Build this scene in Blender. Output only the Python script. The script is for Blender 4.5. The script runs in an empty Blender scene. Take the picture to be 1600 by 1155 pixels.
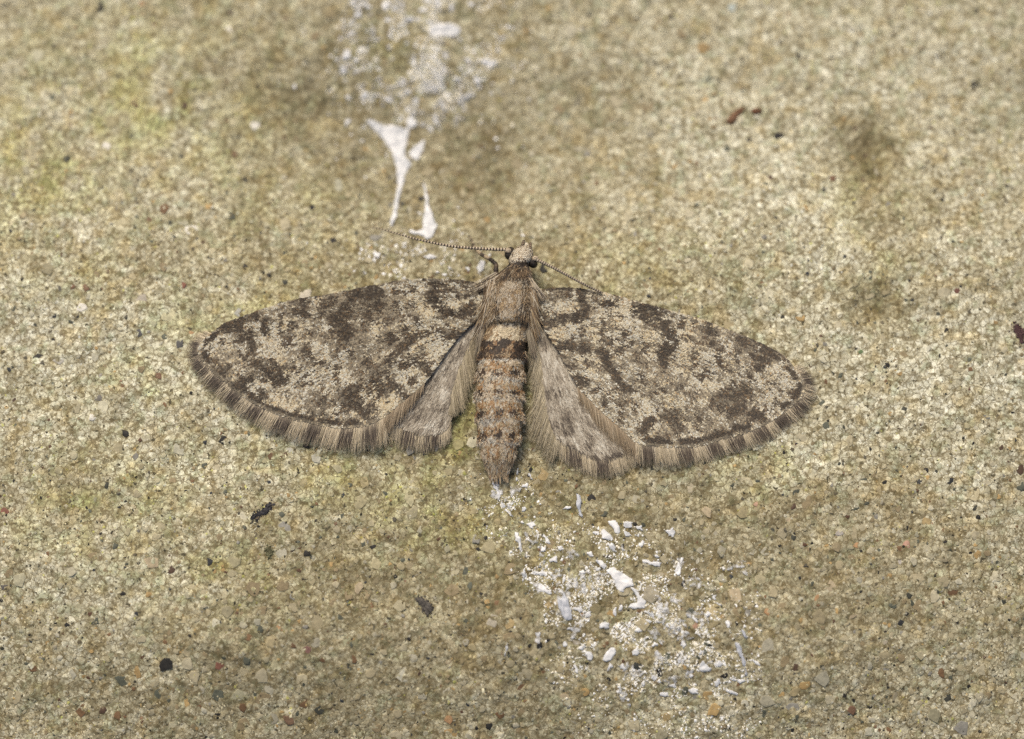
import bpy, math
import numpy as np
from mathutils import Vector, Matrix
from mathutils.geometry import delaunay_2d_cdt

# ---------------------------------------------------------------- camera, sky, sun, exposure
# One scene unit is 2 mm: the moth is about 20 mm across and lies on a piece of concrete.
SC = bpy.context.scene
SC.unit_settings.scale_length = 0.002
COL = SC.collection
rng = np.random.default_rng(7)

TILT = math.radians(9.0)
DIST = 40.0
LENS = 90.0
cam_data = bpy.data.cameras.new('camera')
cam = bpy.data.objects.new('camera', cam_data)
COL.objects.link(cam)
cam_data.lens = LENS
cam_data.sensor_width = 36.0
cam_data.clip_start = 0.5
cam_data.clip_end = 500.0
CAM = np.array([0.0, -DIST * math.sin(TILT), DIST * math.cos(TILT)])
cam.location = CAM
cam.rotation_euler = (TILT, 0, 0)
SC.camera = cam
FWD = np.array([0, math.sin(TILT), -math.cos(TILT)])
UP = np.array([0, math.cos(TILT), math.sin(TILT)])
FOCUS = np.array([0.0, -0.35, 0.22])
cam_data.dof.use_dof = True
cam_data.dof.focus_distance = float((FOCUS - CAM) @ FWD)
cam_data.dof.aperture_fstop = LENS * 1e-3 / 2.3

SUN_EL, SUN_AZ = math.radians(55), math.radians(-20)      # azimuth from +Y towards +X
world = bpy.data.worlds.new('World')
SC.world = world
world.use_nodes = True
wn = world.node_tree.nodes
wl = world.node_tree.links
sky = wn.new('ShaderNodeTexSky')
sky.sky_type = 'NISHITA'
sky.sun_disc = False
sky.sun_elevation = SUN_EL
sky.sun_rotation = SUN_AZ
sky.dust_density = 6.0
sky.air_density = 1.0
wl.new(sky.outputs[0], wn['Background'].inputs['Color'])
wn['Background'].inputs['Strength'].default_value = 0.08
sun_data = bpy.data.lights.new('sun', 'SUN')
sun_data.energy = 1.5
sun_data.angle = math.radians(18)
sun_data.color = (1.0, 0.92, 0.79)
sun = bpy.data.objects.new('sun', sun_data)
COL.objects.link(sun)
sd = Vector((math.sin(SUN_AZ) * math.cos(SUN_EL), math.cos(SUN_AZ) * math.cos(SUN_EL), math.sin(SUN_EL)))
sun.rotation_euler = sd.to_track_quat('Z', 'Y').to_euler()
sun.location = sd * 60
SC.view_settings.view_transform = 'Standard'
SC.view_settings.look = 'None'
SC.view_settings.gamma = 1.0
SC.view_settings.exposure = 0.46
SC.cycles.use_denoising = False
SC.cycles.max_bounces = 6


# ---------------------------------------------------------------- helpers: numbers
def P(px, py, z):
    """point at height z that stands at photo position px, py (1600 x 1155)"""
    px = np.asarray(px, float); py = np.asarray(py, float); z = np.asarray(z, float)
    a = (px - 800.0) / 800.0 * (18.0 / LENS)
    b = (577.5 - py) / 800.0 * (18.0 / LENS)
    d = FWD + a[..., None] * np.array([1.0, 0, 0]) + b[..., None] * UP
    t = (z - CAM[2]) / d[..., 2]
    return CAM + t[..., None] * d


def smooth(a, b, x):
    t = np.clip((x - a) / (b - a), 0, 1)
    return t * t * (3 - 2 * t)


def _hash(ix, iy, seed):
    h = (ix.astype(np.int64) * 374761393 + iy.astype(np.int64) * 668265263 + seed * 1274126177) & 0xFFFFFFFF
    h = ((h ^ (h >> 13)) * 1274126177) & 0xFFFFFFFF
    h = ((h ^ (h >> 16)) * 2246822519) & 0xFFFFFFFF
    return ((h ^ (h >> 15)) & 0xFFFFFF) / float(0xFFFFFF)


def vnoise(x, y, seed=0):
    ix = np.floor(x); iy = np.floor(y)
    fx = x - ix; fy = y - iy
    fx = fx * fx * (3 - 2 * fx); fy = fy * fy * (3 - 2 * fy)
    a = _hash(ix, iy, seed); b = _hash(ix + 1, iy, seed)
    c = _hash(ix, iy + 1, seed); d = _hash(ix + 1, iy + 1, seed)
    return (a + (b - a) * fx + (c - a) * fy + (a - b - c + d) * fx * fy) * 2 - 1


def fbm(x, y, seed=0, octaves=3, gain=0.5):
    s = 0; amp = 1.0; tot = 0
    for k in range(octaves):
        s = s + amp * vnoise(x * 2 ** k + 13.7 * k, y * 2 ** k - 7.1 * k, seed + k)
        tot += amp; amp *= gain
    return s / tot


def H(x, y):
    """height of the concrete at x, y"""
    u = 800 + 100 * x; v = 577.5 - 100 * y
    z = -0.50 * smooth(480, 60, v) - 0.0010 * np.clip(60 - v, 0, 400)
    z = z - 0.50 * np.exp(-((u - 700) / 330) ** 2 - ((v - 225) / 170) ** 2)
    z = z - 0.16 * np.exp(-((u - 1358) / 50) ** 2 - ((v - 215) / 55) ** 2)
    z = z - 0.10 * np.exp(-((u - 1375) / 45) ** 2 - ((v - 470) / 35) ** 2)
    z = z - 0.45 * smooth(500, 1000, np.hypot(np.clip(520 - u, 0, None) * 1.1, np.clip(v - 620, 0, None) * 1.4))
    z = z - 0.45 * smooth(450, 900, np.hypot(np.clip(u - 1080, 0, None) * 1.1, np.clip(v - 640, 0, None) * 1.4))
    z = z + 0.055 * fbm(x * 0.7, y * 0.7, 11, 2) + 0.040 * fbm(x * 2.6, y * 2.6, 21, 3)
    z = z + 0.020 * fbm(x * 8, y * 8, 31, 2)
    f = fbm(x * 17, y * 17, 41, 2)
    z = z + 0.014 * f
    return z


def ground_at(px, py):
    """world x, y, z on the concrete under photo position px, py"""
    px = np.asarray(px, float); py = np.asarray(py, float)
    z = np.zeros_like(px)
    for _ in range(4):
        q = P(px, py, z)
        z = H(q[..., 0], q[..., 1])
    return P(px, py, z)


def inside(poly, x, y):
    poly = np.asarray(poly, float)
    r = np.zeros(x.shape, bool)
    n = len(poly)
    for i in range(n):
        x0, y0 = poly[i]; x1, y1 = poly[(i + 1) % n]
        if y0 == y1:
            continue
        c = ((y0 > y) != (y1 > y)) & (x < (x1 - x0) * (y - y0) / (y1 - y0) + x0)
        r ^= c
    return r


def seg_dist(pts, x, y):
    d = np.full(x.shape, 1e9)
    pts = np.asarray(pts, float)
    if len(pts) == 1:
        return np.hypot(x - pts[0, 0], y - pts[0, 1])
    for (x0, y0), (x1, y1) in zip(pts[:-1], pts[1:]):
        vx, vy = x1 - x0, y1 - y0
        t = np.clip(((x - x0) * vx + (y - y0) * vy) / max(vx * vx + vy * vy, 1e-9), 0, 1)
        d = np.minimum(d, np.hypot(x - x0 - t * vx, y - y0 - t * vy))
    return d


def resample(pts, step):
    pts = np.asarray(pts, float)
    L = np.concatenate([[0], np.cumsum(np.hypot(*(pts[1:] - pts[:-1]).T[:2]))])
    n = max(2, int(L[-1] / step) + 1)
    s = np.linspace(0, L[-1], n)
    return np.stack([np.interp(s, L, pts[:, k]) for k in range(pts.shape[1])], 1), s


def catmull(pts, n=8, closed=False):
    pts = np.asarray(pts, float)
    out = []
    m = len(pts)
    for i in range(m if closed else m - 1):
        if closed:
            p0, p1, p2, p3 = pts[i - 1], pts[i], pts[(i + 1) % m], pts[(i + 2) % m]
        else:
            p0, p1, p2, p3 = pts[max(i - 1, 0)], pts[i], pts[i + 1], pts[min(i + 2, m - 1)]
        for k in range(n):
            t = k / n
            out.append(0.5 * (2 * p1 + (p2 - p0) * t + (2 * p0 - 5 * p1 + 4 * p2 - p3) * t * t
                              + (3 * p1 - p0 - 3 * p2 + p3) * t ** 3))
    if not closed:
        out.append(pts[-1])
    return np.array(out)


# ---------------------------------------------------------------- helpers: objects
def mesh_np(name, verts, faces, color=None, attrs=None, smooth_shade=False):
    """faces: list of integer arrays, each (n, 3) or (n, 4)"""
    if not isinstance(faces, (list, tuple)):
        faces = [faces]
    me = bpy.data.meshes.new(name)
    verts = np.asarray(verts, np.float32).reshape(-1, 3)
    me.vertices.add(len(verts))
    me.vertices.foreach_set('co', verts.ravel())
    loops = np.concatenate([f.ravel() for f in faces]).astype(np.int32)
    sizes = np.concatenate([np.full(len(f), f.shape[1]) for f in faces])
    starts = np.concatenate([[0], np.cumsum(sizes)[:-1]]).astype(np.int32)
    me.loops.add(len(loops))
    me.loops.foreach_set('vertex_index', loops)
    me.polygons.add(len(sizes))
    me.polygons.foreach_set('loop_start', starts)
    me.update(calc_edges=True)
    me.validate()
    if smooth_shade:
        me.polygons.foreach_set('use_smooth', np.ones(len(me.polygons), bool))
    if color is not None:
        a = me.attributes.new('tint', 'FLOAT_COLOR', 'POINT')
        c = np.ones((len(verts), 4), np.float32)
        c[:, :3] = np.asarray(color, np.float32).reshape(-1, 3)
        a.data.foreach_set('color', c.ravel())
    for k, v in (attrs or {}).items():
        a = me.attributes.new(k, 'FLOAT', 'POINT')
        a.data.foreach_set('value', np.asarray(v, np.float32).ravel())
    return me


def obj(name, me, mat=None, parent=None, **props):
    o = bpy.data.objects.new(name, me)
    COL.objects.link(o)
    if mat is not None and me is not None and not me.materials:
        me.materials.append(mat)
    if parent is not None:
        o.parent = parent
    for k, v in props.items():
        o[k] = v
    return o


def tubes(paths, radii, colors, sides=3):
    """paths (n, k, 3), radii (n, k), colors (n, k, 3): n thin tapered tubes"""
    n, k, _ = paths.shape
    tan = np.gradient(paths, axis=1)
    tan /= np.linalg.norm(tan, axis=2, keepdims=True) + 1e-9
    ref = np.broadcast_to(np.array([0.0, 0, 1.0]), tan.shape)
    s = np.cross(tan, ref)
    s /= np.linalg.norm(s, axis=2, keepdims=True) + 1e-9
    t = np.cross(s, tan)
    ang = np.arange(sides) / sides * 2 * np.pi + np.pi / 2
    ring = (s[:, :, None, :] * np.cos(ang)[None, None, :, None] + t[:, :, None, :] * np.sin(ang)[None, None, :, None])
    v = paths[:, :, None, :] + ring * radii[:, :, None, None]
    c = np.broadcast_to(colors[:, :, None, :], v.shape)
    base = (np.arange(n) * k * sides)[:, None, None]
    i = np.arange(k - 1)[None, :, None] * sides
    j = np.arange(sides)[None, None, :]
    jn = (j + 1) % sides
    f = np.stack([base + i + j, base + i + jn, base + i + sides + jn, base + i + sides + j], -1).reshape(-1, 4)
    return v.reshape(-1, 3), f, c.reshape(-1, 3)


def ribbons(paths, radii, colors):
    """flat narrow hair-scales lying face up: paths (n, k, 3), radii (n, k) half widths, colors (n, k, 3)"""
    n, k, _ = paths.shape
    tan = np.gradient(paths, axis=1)
    tan /= np.linalg.norm(tan, axis=2, keepdims=True) + 1e-9
    up = np.array([0.0, 0, 1.0]) + rng.normal(0, .30, (n, 1, 3))
    s_ = np.cross(tan, np.broadcast_to(up, tan.shape))
    s_ /= np.linalg.norm(s_, axis=2, keepdims=True) + 1e-9
    v = np.stack([paths - s_ * radii[..., None], paths + s_ * radii[..., None]], 2)
    c = np.broadcast_to(colors[:, :, None, :], v.shape)
    base = (np.arange(n) * k * 2)[:, None]
    i = np.arange(k - 1)[None] * 2
    f = np.stack([base + i, base + i + 1, base + i + 3, base + i + 2], -1).reshape(-1, 4)
    return v.reshape(-1, 3), f, c.reshape(-1, 3)


# ---------------------------------------------------------------- materials
def new_mat(name):
    m = bpy.data.materials.new(name)
    m.use_nodes = True
    nt = m.node_tree
    return m, nt, nt.nodes, nt.links, nt.nodes['Principled BSDF']


def tint_mat(name, rough=0.6, spec=0.4, grain=0.0, grain_scale=20.0, object_color=False, bump=0.0, bump_scale=20.0,
             sss=0.0, trans=0.0):
    m, nt, n, l, b = new_mat(name)
    if object_color:
        src = n.new('ShaderNodeObjectInfo').outputs['Color']
    else:
        a = n.new('ShaderNodeAttribute'); a.attribute_name = 'tint'
        src = a.outputs['Color']
    tc = n.new('ShaderNodeNewGeometry').outputs['Position']
    if grain:
        ns = n.new('ShaderNodeTexNoise'); ns.inputs['Scale'].default_value = grain_scale
        ns.inputs['Detail'].default_value = 3
        l.new(tc, ns.inputs['Vector'])
        mr = n.new('ShaderNodeMapRange')
        mr.inputs['From Min'].default_value = 0.3; mr.inputs['From Max'].default_value = 0.7
        mr.inputs['To Min'].default_value = 1 - grain; mr.inputs['To Max'].default_value = 1 + grain
        l.new(ns.outputs['Fac'], mr.inputs['Value'])
        mx = n.new('ShaderNodeVectorMath'); mx.operation = 'SCALE'
        l.new(src, mx.inputs[0]); l.new(mr.outputs[0], mx.inputs['Scale'])
        src = mx.outputs[0]
    l.new(src, b.inputs['Base Color'])
    b.inputs['Roughness'].default_value = rough
    b.inputs['Specular IOR Level'].default_value = spec
    if bump:
        nb = n.new('ShaderNodeTexNoise'); nb.inputs['Scale'].default_value = bump_scale
        nb.inputs['Detail'].default_value = 3
        l.new(tc, nb.inputs['Vector'])
        bp = n.new('ShaderNodeBump'); bp.inputs['Strength'].default_value = bump
        bp.inputs['Distance'].default_value = 0.03
        l.new(nb.outputs['Fac'], bp.inputs['Height']); l.new(bp.outputs[0], b.inputs['Normal'])
    return m


def concrete_material():
    m, nt, n, l, b = new_mat('concrete')
    pos = n.new('ShaderNodeNewGeometry').outputs['Position']

    def noise(scale, detail=3.0, rough=0.6):
        t = n.new('ShaderNodeTexNoise')
        t.inputs['Scale'].default_value = scale; t.inputs['Detail'].default_value = detail
        t.inputs['Roughness'].default_value = rough
        l.new(pos, t.inputs['Vector'])
        return t.outputs['Fac']

    def ramp(fac, stops):
        r = n.new('ShaderNodeValToRGB')
        e = r.color_ramp.elements
        while len(e) < len(stops):
            e.new(0.5)
        for k, (p, c) in enumerate(stops):
            e[k].position = p; e[k].color = (*c, 1)
        l.new(fac, r.inputs[0])
        return r.outputs[0]

    def mix(a, bb, fac, mode='MIX'):
        x = n.new('ShaderNodeMix'); x.data_type = 'RGBA'; x.blend_type = mode
        for s, v in ((6, a), (7, bb)):
            if isinstance(v, tuple):
                x.inputs[s].default_value = (*v, 1)
            else:
                l.new(v, x.inputs[s])
        if isinstance(fac, float):
            x.inputs[0].default_value = fac
        else:
            l.new(fac, x.inputs[0])
        return x.outputs[2]

    def attr(name):
        a = n.new('ShaderNodeAttribute'); a.attribute_name = name
        return a.outputs['Fac']

    def fac_ramp(fac, a, bb, lo=0.0, hi=1.0):
        r = n.new('ShaderNodeMapRange')
        r.inputs['From Min'].default_value = a; r.inputs['From Max'].default_value = bb
        r.inputs['To Min'].default_value = lo; r.inputs['To Max'].default_value = hi
        l.new(fac, r.inputs['Value'])
        return r.outputs[0]

    at = n.new('ShaderNodeAttribute'); at.attribute_name = 'tint'
    c = at.outputs['Color']
    # grit at the size of the smallest sand
    vo = n.new('ShaderNodeTexVoronoi'); vo.inputs['Scale'].default_value = 17
    l.new(pos, vo.inputs['Vector'])
    vr = n.new('ShaderNodeSeparateColor'); l.new(vo.outputs['Color'], vr.inputs[0])
    grit = ramp(vr.outputs[0], [(0.0, (0.42, 0.38, 0.30)), (0.3, (0.80, 0.78, 0.74)), (0.65, (1.0, 1.0, 1.0)), (1.0, (1.4, 1.42, 1.5))])
    c = mix(c, grit, 0.9, 'MULTIPLY')
    fine = ramp(noise(30, 3, 0.7), [(0.30, (0.55, 0.54, 0.50)), (0.5, (1.0, 1.0, 1.0)), (0.72, (1.25, 1.25, 1.22))])
    c = mix(c, fine, 0.8, 'MULTIPLY')
    # crevice shade between the grains, painted in as dark brown
    ve = n.new('ShaderNodeTexVoronoi'); ve.feature = 'DISTANCE_TO_EDGE'; ve.inputs['Scale'].default_value = 8.5
    wv = n.new('ShaderNodeTexNoise'); wv.inputs['Scale'].default_value = 9.0
    l.new(pos, wv.inputs['Vector'])
    av = n.new('ShaderNodeVectorMath'); av.operation = 'MULTIPLY_ADD'
    av.inputs[1].default_value = (.12, .12, .12)
    l.new(wv.outputs['Color'], av.inputs[0]); l.new(pos, av.inputs[2]); l.new(av.outputs[0], ve.inputs['Vector'])
    gap = fac_ramp(ve.outputs['Distance'], 0.02, 0.09, 0.75, 0.0)
    c = mix(c, (0.15, 0.115, 0.055), gap)
    # dark pits
    pits = fac_ramp(noise(13, 2, 0.5), 0.64, 0.70)
    c = mix(c, (0.09, 0.078, 0.045), pits)
    l.new(c, b.inputs['Base Color'])
    b.inputs['Roughness'].default_value = 0.85
    b.inputs['Specular IOR Level'].default_value = 0.25
    bp = n.new('ShaderNodeBump'); bp.inputs['Strength'].default_value = 0.45; bp.inputs['Distance'].default_value = 0.03
    l.new(noise(22, 4, 0.7), bp.inputs['Height']); l.new(bp.outputs[0], b.inputs['Normal'])
    return m


def film_material(name, col, rough, streak):
    m, nt, n, l, b = new_mat(name)
    pos = n.new('ShaderNodeNewGeometry').outputs['Position']
    mp = n.new('ShaderNodeMapping'); mp.inputs['Scale'].default_value = (streak, 6.0, 6.0)
    mp.inputs['Rotation'].default_value = (0, 0, 0.25)
    l.new(pos, mp.inputs['Vector'])
    ns = n.new('ShaderNodeTexNoise'); ns.inputs['Scale'].default_value = 1.6; ns.inputs['Detail'].default_value = 5
    l.new(mp.outputs[0], ns.inputs['Vector'])
    r = n.new('ShaderNodeValToRGB')
    r.color_ramp.elements[0].position = 0.3
    r.color_ramp.elements[0].color = (col[0] * 0.62, col[1] * 0.64, col[2] * 0.66, 1)
    r.color_ramp.elements[1].position = 0.65
    r.color_ramp.elements[1].color = (*col, 1)
    l.new(ns.outputs['Fac'], r.inputs[0]); l.new(r.outputs[0], b.inputs['Base Color'])
    b.inputs['Roughness'].default_value = rough
    bp = n.new('ShaderNodeBump'); bp.inputs['Strength'].default_value = 0.5; bp.inputs['Distance'].default_value = 0.02
    l.new(ns.outputs['Fac'], bp.inputs['Height']); l.new(bp.outputs[0], b.inputs['Normal'])
    # the dried film thins out towards its rim and lets the concrete through
    a = n.new('ShaderNodeAttribute'); a.attribute_name = 'cover'
    n2 = n.new('ShaderNodeTexNoise'); n2.inputs['Scale'].default_value = 14; n2.inputs['Detail'].default_value = 3
    l.new(pos, n2.inputs['Vector'])
    ad = n.new('ShaderNodeMath'); ad.operation = 'ADD'
    l.new(a.outputs['Fac'], ad.inputs[0]); l.new(n2.outputs['Fac'], ad.inputs[1])
    mr = n.new('ShaderNodeMapRange')
    mr.inputs['From Min'].default_value = 0.42; mr.inputs['From Max'].default_value = 0.66
    l.new(ad.outputs[0], mr.inputs['Value']); l.new(mr.outputs[0], b.inputs['Alpha'])
    return m


M = {
    'concrete': concrete_material(),
    'grain': tint_mat('sand_grain', 0.6, 0.25, 0.22, 14, bump=0.25, bump_scale=18),
    'grain_part': tint_mat('large_sand_grain', 0.6, 0.25, 0.22, 14, object_color=True, bump=0.25, bump_scale=18),
    'crumb': tint_mat('cement_crumb', 0.75, 0.3),
    'speck': tint_mat('white_speck', 0.4, 0.5),
    'film': film_material('dried_white_film', (0.80, 0.79, 0.76), 0.55, 2.5),
    'film_grey': film_material('dried_grey_film', (0.55, 0.56, 0.58), 0.45, 30.0),
    'scale': tint_mat('wing_scales', 0.62, 0.35),
    'hair': tint_mat('moth_hair', 0.6, 0.35),
    'membrane': tint_mat('wing_membrane', 0.7, 0.2, 0.3, 12),
    'body': tint_mat('body_skin', 0.7, 0.2, 0.3, 10),
    'eye': tint_mat('compound_eye', 0.45, 0.4, bump=0.5, bump_scale=70),
    'crust': tint_mat('crust', 0.7, 0.3, 0.3, 20, bump=0.5, bump_scale=25),
}


# ---------------------------------------------------------------- the concrete
def axis(lo, hi, step, far):
    core = np.arange(lo, hi + step / 2, step)
    g = []
    d = step
    p = hi
    while p < far:
        d *= 1.25
        p += d
        g.append(p - hi)
    g = np.array(g)
    return np.concatenate([(lo - g)[::-1], core, hi + g])


gx = axis(-9.2, 9.2, 0.034, 34)
gy = axis(-7.3, 7.6, 0.034, 34)
GX, GY = np.meshgrid(gx, gy)
GZ = H(GX, GY)
U, V = 800 + 100 * GX, 577.5 - 100 * GY


def blobs(u, v, items):
    s = np.zeros(u.shape)
    for (x, y, rx, ry, a) in items:
        s = np.maximum(s, a * np.exp(-((u - x) / rx) ** 2 - ((v - y) / ry) ** 2))
    return s


ALGAE = [(190, 150, 220, 150, .7), (60, 260, 140, 110, .7), (430, 480, 220, 60, .55), (460, 330, 120, 80, .4), (640, 660, 280, 130, .75),
         (700, 800, 180, 80, .7), (1375, 330, 60, 120, .6), (330, 900, 200, 70, .5), (1180, 740, 90, 50, .5), (150, 800, 150, 80, .6), (200, 600, 120, 60, .4), (100, 420, 90, 40, .5),
         (600, 60, 60, 50, .45), (1370, 280, 70, 40, .4), (860, 880, 130, 70, .3), (980, 420, 160, 60, .35)]
STAIN_SHADE = [(1360, 195, 55, 45, .75), (1350, 250, 45, 30, .45), (1385, 320, 40, 40, .4), (1370, 470, 50, 30, .6), (740, 270, 40, 60, .45),
         (690, 235, 25, 35, .35), (560, 770, 40, 30, .35), (120, 448, 30, 8, .6), (470, 120, 50, 60, .3), (1080, 620, 20, 10, .2),
         (320, 870, 90, 50, .2), (660, 940, 25, 20, .7), (540, 270, 16, 8, .6), (960, 480, 300, 40, .25), (60, 280, 30, 40, .3),
         (1565, 560, 10, 25, .5), (1400, 290, 60, 50, .3), (780, 720, 90, 40, .45)]  # last entry stands for the shade by the abdomen tip
ALG = blobs(U, V, ALGAE)
STN = blobs(U, V, STAIN_SHADE)


def worn_at(u, v):
    w = 0.85 * smooth(600, 960, v + 60 * fbm(u / 180, v / 180, 77, 2)) * smooth(-100, 800, u) ** 0.6
    w = np.maximum(w, 0.55 * smooth(700, 1050, v))
    w = np.maximum(w, 0.50 * np.exp(-((u - 740) / 330) ** 2 - ((v - 240) / 240) ** 2))
    w = np.maximum(w, 0.40 * np.exp(-((u - 560) / 300) ** 2 - ((v - 420) / 120) ** 2))
    return np.clip(w + 0.20 * fbm(u / 120, v / 120, 78, 3), 0, 1)


WRN = worn_at(U, V)
TONE = [(150, 150, 260, 200, .40), (1250, 110, 420, 240, .50), (1450, 560, 250, 150, .55), (120, 540, 260, 120, .60), (420, 730, 220, 80, .40), (1290, 690, 220, 60, .45),
        (190, 900, 170, 70, .30), (1250, 300, 250, 150, .30), (700, 220, 280, 240, -.55), (900, 900, 330, 190, -.52), (1230, 900, 260, 150, -.30), (480, 900, 150, 130, -.30),
        (600, 1020, 260, 130, -.30), (1360, 215, 58, 64, -1.5), (1375, 472, 60, 42, -1.1), (1378, 330, 42, 90, -.45), (745, 265, 45, 75, -.45), (780, 720, 120, 50, -.6), (560, 420, 260, 60, -.25), (1000, 440, 200, 50, -.35),  # the entry by the abdomen tip paints shade into the cement colour
        (300, 1060, 300, 90, -.25), (1480, 960, 120, 120, -.2), (60, 280, 60, 50, -.3), (400, 100, 120, 120, -.25), (1390, 320, 60, 60, -.4)]
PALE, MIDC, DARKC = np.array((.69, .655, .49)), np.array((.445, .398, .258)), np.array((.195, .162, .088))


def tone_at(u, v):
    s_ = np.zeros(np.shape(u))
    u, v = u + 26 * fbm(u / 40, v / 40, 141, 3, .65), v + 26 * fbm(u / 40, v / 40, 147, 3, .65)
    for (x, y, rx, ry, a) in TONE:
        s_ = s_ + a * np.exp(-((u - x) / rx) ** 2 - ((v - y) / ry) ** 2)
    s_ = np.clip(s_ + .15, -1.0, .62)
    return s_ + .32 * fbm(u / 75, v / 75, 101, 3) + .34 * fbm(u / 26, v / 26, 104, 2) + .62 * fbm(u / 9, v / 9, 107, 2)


def cement_colour(u, v):
    """colour of the weathered cement: cream, brown where worn, shade painted in by the abdomen tip, yellow-green where algae grow"""
    t = tone_at(u, v)[..., None]
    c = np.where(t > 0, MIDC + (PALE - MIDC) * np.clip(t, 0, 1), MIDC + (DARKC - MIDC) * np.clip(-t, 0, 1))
    hb = smooth(.10, .55, fbm(u / 21, v / 21, 131, 3))[..., None]            # rusty brown patches
    hg = smooth(.08, .50, fbm(u / 17, v / 17, 137, 3))[..., None]            # grey-green patches
    c = c * (1 + hb * (np.array((.92, .85, .72)) - 1)) * (1 + hg * (np.array((.78, .83, .78)) - 1))
    c = c * np.array((.985, 1.0, 1.01))
    al = np.clip(blobs(u, v, ALGAE) * (0.5 + 1.4 * fbm(u / 34, v / 34, 111, 3)) , 0, .8)[..., None]
    return c * (1 - al) + al * c * np.array((.90, .93, .55))


ny, nx = GX.shape
idx = np.arange(ny * nx).reshape(ny, nx)
quads = np.stack([idx[:-1, :-1], idx[:-1, 1:], idx[1:, 1:], idx[1:, :-1]], -1).reshape(-1, 4)
ground = obj('concrete_ground', mesh_np('concrete_ground', np.stack([GX, GY, GZ], -1).reshape(-1, 3), quads,
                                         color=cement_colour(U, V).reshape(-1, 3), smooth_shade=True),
             M['concrete'], kind='structure', label='rough sandy beige concrete surface under the moth')

# sand grains set in the cement -------------------------------------------------
SEG = 8
NVAR = 8


def grain_templates():
    out = []
    for k in range(NVAR):
        r = 1 + rng.uniform(-0.42, 0.32, SEG)
        r = 0.8 * r + 0.1 * (np.roll(r, 1) + np.roll(r, -1))
        a = np.arange(SEG) / SEG * 2 * np.pi + rng.uniform(-0.2, 0.2, SEG)
        vs = []
        for rad, z in ((1.0, -0.6), (1.0, 0.0), (0.86, 0.07)):
            jit = 1 + rng.uniform(-0.06, 0.06, SEG)
            vs.append(np.stack([np.cos(a) * r * rad * jit, np.sin(a) * r * rad * jit, z + rng.uniform(-0.03, 0.03, SEG)], 1))
        vs.append(np.array([[rng.uniform(-.15, .15), rng.uniform(-.15, .15), 0.10]]))
        out.append(np.concatenate(vs))
    return np.array(out)


GT = grain_templates()
j = np.arange(SEG); jn = (j + 1) % SEG
GQ = np.concatenate([np.stack([k * SEG + j, k * SEG + jn, (k + 1) * SEG + jn, (k + 1) * SEG + j], 1) for k in range(2)])
GTRI = np.stack([2 * SEG + j, 2 * SEG + jn, np.full(SEG, 3 * SEG)], 1)

PAL = np.array([(0.37, 0.30, 0.175), (0.30, 0.235, 0.13), (0.43, 0.37, 0.245), (0.46, 0.43, 0.34), (0.38, 0.26, 0.11),
                (0.24, 0.15, 0.09), (0.026, 0.024, 0.020), (0.10, 0.105, 0.075), (0.62, 0.59, 0.48), (0.27, 0.255, 0.21), (0.17, 0.10, 0.05)])
PALW = np.array([.28, .26, .19, .12, .032, .004, .020, .035, .02, .035, .020])
PALW /= PALW.sum()

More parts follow.
